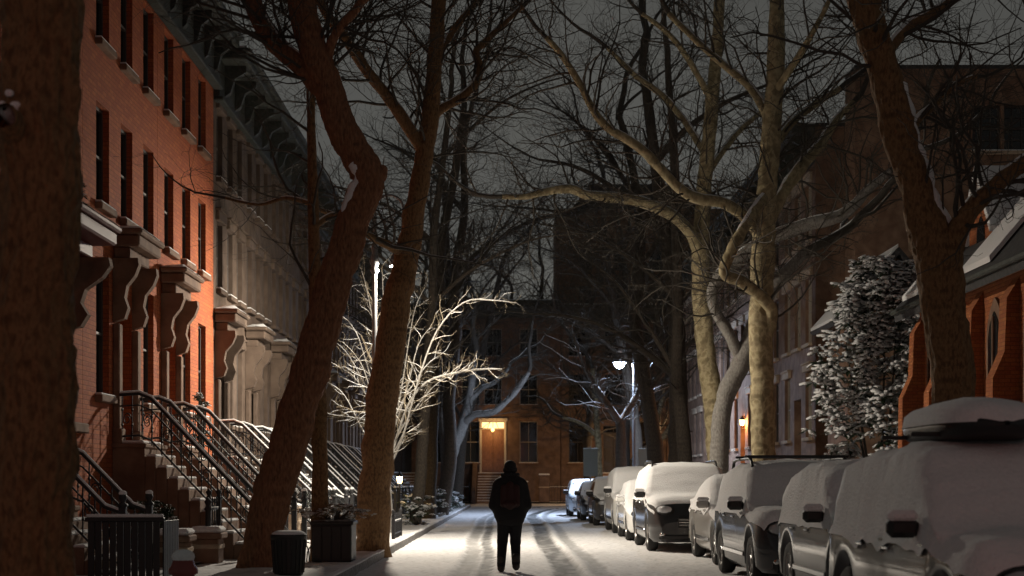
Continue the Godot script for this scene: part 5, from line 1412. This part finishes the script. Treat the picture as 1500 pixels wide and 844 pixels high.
# ---------------------------------------------------------------- parked cars
func cars() -> void:
	car("parked_car", "pale blue snow-dusted hatchback farthest along the parked row", 2.42, 62.5, {"l": 4.2, "w": 1.78, "h": 1.55, "suv": true, "paint": srgb(0.42, 0.50, 0.60), "snow": 0.6, "side_snow": 0.0, "chrome": false})
	car("parked_car", "black parked car between the pale blue hatchback and a charcoal car", 2.6, 55.2, {"l": 4.6, "w": 1.8, "h": 1.48, "suv": false, "paint": srgb(0.015, 0.015, 0.018), "snow": 0.6, "side_snow": 0.0})
	car("parked_car", "charcoal parked car with bare dark windows behind the white tall car", 2.72, 48.6, {"l": 4.6, "w": 1.82, "h": 1.62, "suv": true, "paint": srgb(0.03, 0.03, 0.033), "snow": 0.6, "side_snow": 0.0, "chrome": false})
	car("parked_car", "tall boxy white car under even snow, dark slot at its headlamp", 2.86, 41.2, {"l": 4.8, "w": 1.9, "h": 1.84, "suv": true, "paint": srgb(0.62, 0.62, 0.60), "snow": 0.9, "side_snow": 0.6, "chrome": false, "body_mirror": false})
	car("parked_car", "low white car with a bright snowy bonnet, tucked behind the roof-railed car", 2.84, 36.0, {"l": 4.4, "w": 1.78, "h": 1.46, "suv": false, "paint": srgb(0.70, 0.70, 0.68), "snow": 1.0, "side_snow": 0.8, "body_mirror": true})
	car("parked_car", "black car with roof rails, snowy windscreen and bare dark front bumper", 2.84, 30.2, {"l": 4.75, "w": 1.9, "h": 1.80, "suv": true, "paint": srgb(0.016, 0.016, 0.018), "snow": 1.0, "side_snow": 1.0, "rails": true})
	car("parked_car", "silver saloon with snow-covered roof, between two cars with roof bars", 3.52, 24.9, {"l": 4.65, "w": 1.82, "h": 1.52, "suv": false, "paint": srgb(0.34, 0.33, 0.31), "snow": 1.0, "side_snow": 1.0, "body_mirror": true})
	car("parked_car", "dark car with roof cross bars and chrome trim under snow", 3.3, 19.6, {"l": 4.7, "w": 1.9, "h": 1.68, "suv": true, "paint": srgb(0.018, 0.02, 0.024), "snow": 1.0, "side_snow": 1.0, "rails": true, "rack": true})
	car("parked_car", "dark grey car deep in snow, next in line to the one with the roof box", 3.42, 14.7, {"l": 4.5, "w": 1.86, "h": 1.60, "suv": true, "paint": srgb(0.03, 0.03, 0.033), "snow": 1.3, "side_snow": 1.2})
	var j := car("parked_car", "large dark car with a snow-capped roof box and snowed-over windscreen", 2.92, 9.1, {"l": 4.75, "w": 1.93, "h": 1.66, "suv": true, "paint": srgb(0.02, 0.02, 0.022), "snow": 1.2, "side_snow": 1.2, "rack": true})
	# roof box
	var bx := MB.new(); var sb := MB.new()
	var rows := []; var srows := []
	for i in 25:
		var u := i / 24.0
		var e := pow(1.0 - pow(absf(u * 2.0 - 1.0), 3.5), 0.5) if i > 0 and i < 24 else 0.02
		var r := []; var s := []
		for k in 17:
			var g := TAU * k / 16.0
			var cx := signf(cos(g)) * pow(absf(cos(g)), 0.45) * 0.38 * maxf(e, 0.05)
			var sy := signf(sin(g)) * pow(absf(sin(g)), 0.55)
			r.append(Vector3(cx, sy * 0.12 * maxf(e, 0.05), -u * 2.0))
		for k in 11:
			var g := PI * k / 10.0
			s.append(Vector3(cos(g) * 0.39 * maxf(e, 0.05), 0.02 + pow(sin(g), 0.6) * 0.21 * e * (1.0 + 0.12 * noise.get_noise_2d(u * 90.0, k * 14.0)), -u * 2.0 * 0.99 - 0.01))
		rows.append(r); srows.append(s)
	bx.grid(rows, Vector3.UP, Vector3(0, 0, -1.0)); sb.grid(srows, Vector3.UP, Vector3(0, -0.2, -1.0))
	var box := put("roof_box", bx, M.black_trim, j, Vector3(-0.22, 1.66 + 0.21, -1.75))
	put("snow", sb, M.snow, box)

# ---------------------------------------------------------------- small things
func small_things() -> void:
	# litter bin with a cap of snow
	var b := thing("litter_bin", "dark ribbed litter bin with a cap of snow, beside the leaning tree", "litter bin", Vector3(-3.18, 0.13, -20.9))
	put("barrel", MB.new().lathe(Vector3.ZERO, [Vector2(0.001, 0), Vector2(0.2, 0), Vector2(0.21, 0.03), Vector2(0.245, 0.5), Vector2(0.26, 0.53), Vector2(0.262, 0.57), Vector2(0.235, 0.575), Vector2(0.23, 0.5)], 24), M.plastic, b)
	for k in 20:
		var g := TAU * k / 20.0
		put("rib", MB.new().bar(Vector3(cos(g) * 0.213, 0.03, sin(g) * 0.213), Vector3(cos(g) * 0.249, 0.5, sin(g) * 0.249), 0.009, 4), M.plastic, b)
	put("snow", MB.new().lathe(Vector3(0, 0.54, 0), [Vector2(0.245, 0), Vector2(0.24, 0.05), Vector2(0.17, 0.085), Vector2(0.001, 0.095)], 20), M.snow, b)
	# planter box with a rounded shrub
	var p := thing("planter_box", "square black panelled planter box at the kerb under the forked tree", "planter", Vector3(-2.98, 0.13, -24.4))
	put("tub", MB.new().box(Vector3(0, 0.31, -0.2), Vector3(0.66, 0.62, 0.75), 0.015), M.plastic, p)
	put("rim", MB.new().box(Vector3(0, 0.64, -0.2), Vector3(0.72, 0.06, 0.81), 0.015), M.plastic, p)
	put("soil", MB.new().box(Vector3(0, 0.675, -0.2), Vector3(0.62, 0.03, 0.7)), M.kerb, p)
	for k in 4: put("slat", MB.new().box(Vector3(-0.24 + k * 0.16, 0.31, 0.185), Vector3(0.145, 0.56, 0.02), 0.006), M.plastic, p)
	snowy_bush("dry_shrub", "low dried brownish shrub dusted with snow in the planter box", "shrub", Vector3(-2.98, 0.76, -24.6), Vector3(1.0, 0.26, 0.95), 420, 0.07, 0.4, M.dry, 311)
	# iron hoops round the sapling
	var sx := P(468, 830, 24.6).x
	for k in 8:
		var g := TAU * k / 8.0
		var hp := PackedVector3Array(); var hr := PackedFloat32Array()
		for i in 9:
			var a := PI * i / 8.0
			hp.append(Vector3(0, 0.30 * pow(sin(a), 0.7), cos(a) * 0.17)); hr.append(0.011)
		var o := put("tree_hoop", MB.new().tube(hp, hr, 5), M.iron, self, Vector3(sx + cos(g) * 0.34, 0.13, -24.6 + sin(g) * 0.34))
		o.rotation.y = -g
		tag(o, "low black iron hoop round the foot of the slim sapling", "hoop", "hoops round the sapling")
	# black slatted enclosure before the red-canopied house
	var en := thing("bin_enclosure", "black upright-slatted enclosure with a snow-lined top before the near stoop", "enclosure", P(128, 844, 20.2) * Vector3(1, 0, 1) + Vector3(0, 0.13, 0))
	var ew := 1.03
	put("top_rail", MB.new().box(Vector3(ew / 2, 0.80, 0), Vector3(ew + 0.06, 0.06, 0.08), 0.01), M.iron, en)
	put("snow", MB.new().box(Vector3(ew / 2, 0.85, 0), Vector3(ew + 0.04, 0.05, 0.08), 0.02), M.snow, en)
	for k in 10: put("slat", MB.new().box(Vector3(0.05 + k * 0.1, 0.39, 0), Vector3(0.088, 0.78, 0.025), 0.006), M.iron, en)
	for k in 9: put("slat", MB.new().box(Vector3(ew, 0.39, -0.1 - k * 0.1), Vector3(0.025, 0.78, 0.088), 0.006), M.iron, en)
	# brick piers, finials
	pier("stone gate pier with snow cap beside the black slatted enclosure", Vector3(-5.2, 0.13, -22.7), 0.42, 0.5, M.brownstone)
	pier("stone gate pier with snow cap and iron finial, on the stoop side of its twin", Vector3(-4.95, 0.13, -23.9), 0.42, 0.5, M.brownstone, true)
	pier("stone gate pier with snow cap farther along, before the bright stoops", Vector3(-4.8, 0.13, -27.6), 0.4, 0.55, M.brownstone, true)
	pier("pale stone pier with a thick snow cap under the lit railings", Vector3(-5.1, 0.13, -33.6), 0.5, 0.75, M.pale_stone)
	# hedge and shrubs
	snowy_bush("hedge_bush", "dark green clipped bush behind the black enclosure", "bush", Vector3(-5.85, 0.13, -23.5), Vector3(1.1, 0.95, 1.0), 520, 0.08, 0.12, M.hedge, 321)
	snowy_bush("round_shrub", "rounded shrub thick with snow before the stone row stoops", "shrub", Vector3(-5.3, 0.13, -36.2), Vector3(0.9, 1.5, 0.9), 420, 0.10, 0.9, M.hedge, 322)
	snowy_bush("window_plant", "green potted plant on top of the red canopy", "plant", Vector3(-6.45, 5.35, -21.3), Vector3(0.55, 0.4, 0.55), 160, 0.08, 0.1, M.hedge, 323)
	snowy_bush("climber_plant", "thin green climbing plant against the brightly lit brick wall", "plant", Vector3(-6.5, 2.15, -30.7), Vector3(0.4, 1.1, 0.35), 90, 0.10, 0.2, M.hedge, 324)
	for k in 7:
		snowy_bush("kerb_shrub", "low dark shrub with snow at the left kerb tree pits", "shrub", Vector3(-3.0 - 0.25 * (k % 2), 0.13, -46.0 - k * 5.2), Vector3(1.1, 0.8 + 0.15 * (k % 3), 1.3), 150, 0.13, 0.45, M.hedge, 330 + k, 0.0, "kerb shrubs")
	# fences of the front yards
	var ys := [[-5.0, 24.2, 25.0], [-5.1, 30.4, 33.2], [-5.1, 35.4, 37.0], [-5.1, 39.4, 41.0], [-5.1, 43.3, 45.0], [-5.1, 47.2, 49.0], [-5.1, 51.0, 53.0]]
	for q in ys:
		picket_fence("low black iron front-yard fence with snow on its rail, along the left pavement", Vector3(q[0], 0.15, -q[1]), Vector3(q[0], 0.15, -q[2]), 0.95, 0.15)
	# low tree guards by the kerb past the planter
	for k in 1:
		if true:
			picket_fence("low snow-lined tree guard at the kerb just past the planter box", Vector3(-2.75, 0.13, -29.8), Vector3(-2.75, 0.13, -32.2), 0.5, 0.16, true, true, "kerb tree guards")
			picket_fence("low snow-lined tree guard end facing the planter box", Vector3(-3.55, 0.13, -29.8), Vector3(-2.8, 0.13, -29.8), 0.5, 0.16, true, true, "kerb tree guards")
	picket_fence("low iron tree guard at the foot of the lamp-lit ornamental tree", Vector3(-2.75, 0.13, -34.0), Vector3(-2.75, 0.13, -36.2), 0.5, 0.16, true, true, "kerb tree guards")
	# bench, newspaper box
	var nb := thing("newspaper_box", "blue-grey newspaper box with a snow slab on top past the planter", "newspaper box", Vector3(-3.05, 0.13, -33.0))
	put("cabinet", MB.new().box(Vector3(0, 0.75, 0), Vector3(0.5, 0.8, 0.42), 0.03), mat(srgb(0.16, 0.2, 0.24), 0.5), nb)
	put("window", MB.new().box(Vector3(0, 0.85, 0.215), Vector3(0.38, 0.4, 0.02), 0.005), M.glass, nb)
	put("pedestal", MB.new().box(Vector3(0, 0.18, 0), Vector3(0.2, 0.36, 0.2), 0.01).box(Vector3(0, 0.02, 0), Vector3(0.4, 0.04, 0.4), 0.01), M.iron, nb)
	put("snow", MB.new().box(Vector3(0, 1.19, 0), Vector3(0.5, 0.1, 0.42), 0.045), M.snow, nb)
	# hydrant with snow on its bonnet, close on the left
	var hy := thing("fire_hydrant", "snow-capped fire hydrant on the left pavement before the black enclosure", "hydrant", Vector3(-3.36, 0.13, -15.0))
	put("barrel", MB.new().lathe(Vector3.ZERO, [Vector2(0.001, 0), Vector2(0.17, 0), Vector2(0.17, 0.05), Vector2(0.12, 0.07), Vector2(0.115, 0.36), Vector2(0.15, 0.38), Vector2(0.15, 0.42), Vector2(0.125, 0.45), Vector2(0.10, 0.52), Vector2(0.05, 0.56), Vector2(0.001, 0.57)], 18), M.hydrant, hy)
	for s in [-1.0, 1.0]: put("nozzle", MB.new().lathe(Vector3(s * 0.10, 0.28, 0), [Vector2(0.055, 0), Vector2(0.055, 0.06), Vector2(0.065, 0.07), Vector2(0.065, 0.1), Vector2(0.001, 0.11)], 10, Basis(Vector3(0, 0, 1), -s * PI / 2)), M.hydrant, hy)
	put("nut", MB.new().lathe(Vector3(0, 0.56, 0), [Vector2(0.03, 0), Vector2(0.03, 0.05), Vector2(0.001, 0.055)], 5), M.hydrant, hy)
	put("snow", MB.new().blob(Vector3(0, 0.55, 0), Vector3(0.12, 0.075, 0.12), 14, 8), M.snow, hy)
	# lanterns
	small_lantern("small lit post lantern glowing between the left kerb trees", Vector3(-3.9, 0.13, -51.0), 1.28, Color(1.0, 0.82, 0.55), 1.2, 22.0)
	small_lantern("lit wall lantern beside the orange doorway on the right", Vector3(9.35, 3.75, -59.6), 0.0, Color(1.0, 0.66, 0.36), 4.5, 30.0, Vector3(0.2, 0, 0))
	# sign boards behind the cars
	for q in [[865.0, 62.8, 0.62], [945.0, 63.6, 0.6]]:
		var sg := thing("sign_board", "grey-green sign board on a post behind the parked cars", "sign", Vector3((q[0] - 750.0) * q[1] / F, 0.13, -q[1]), Basis(), "sign boards behind the cars")
		put("post", MB.new().bar(Vector3(0, 0, -0.04), Vector3(0, 2.9, -0.04), 0.03, 8), M.iron_grey, sg)
		put("board", MB.new().box(Vector3(0, 2.2, 0), Vector3(q[2], 1.2, 0.03), 0.01), M.sign, sg)
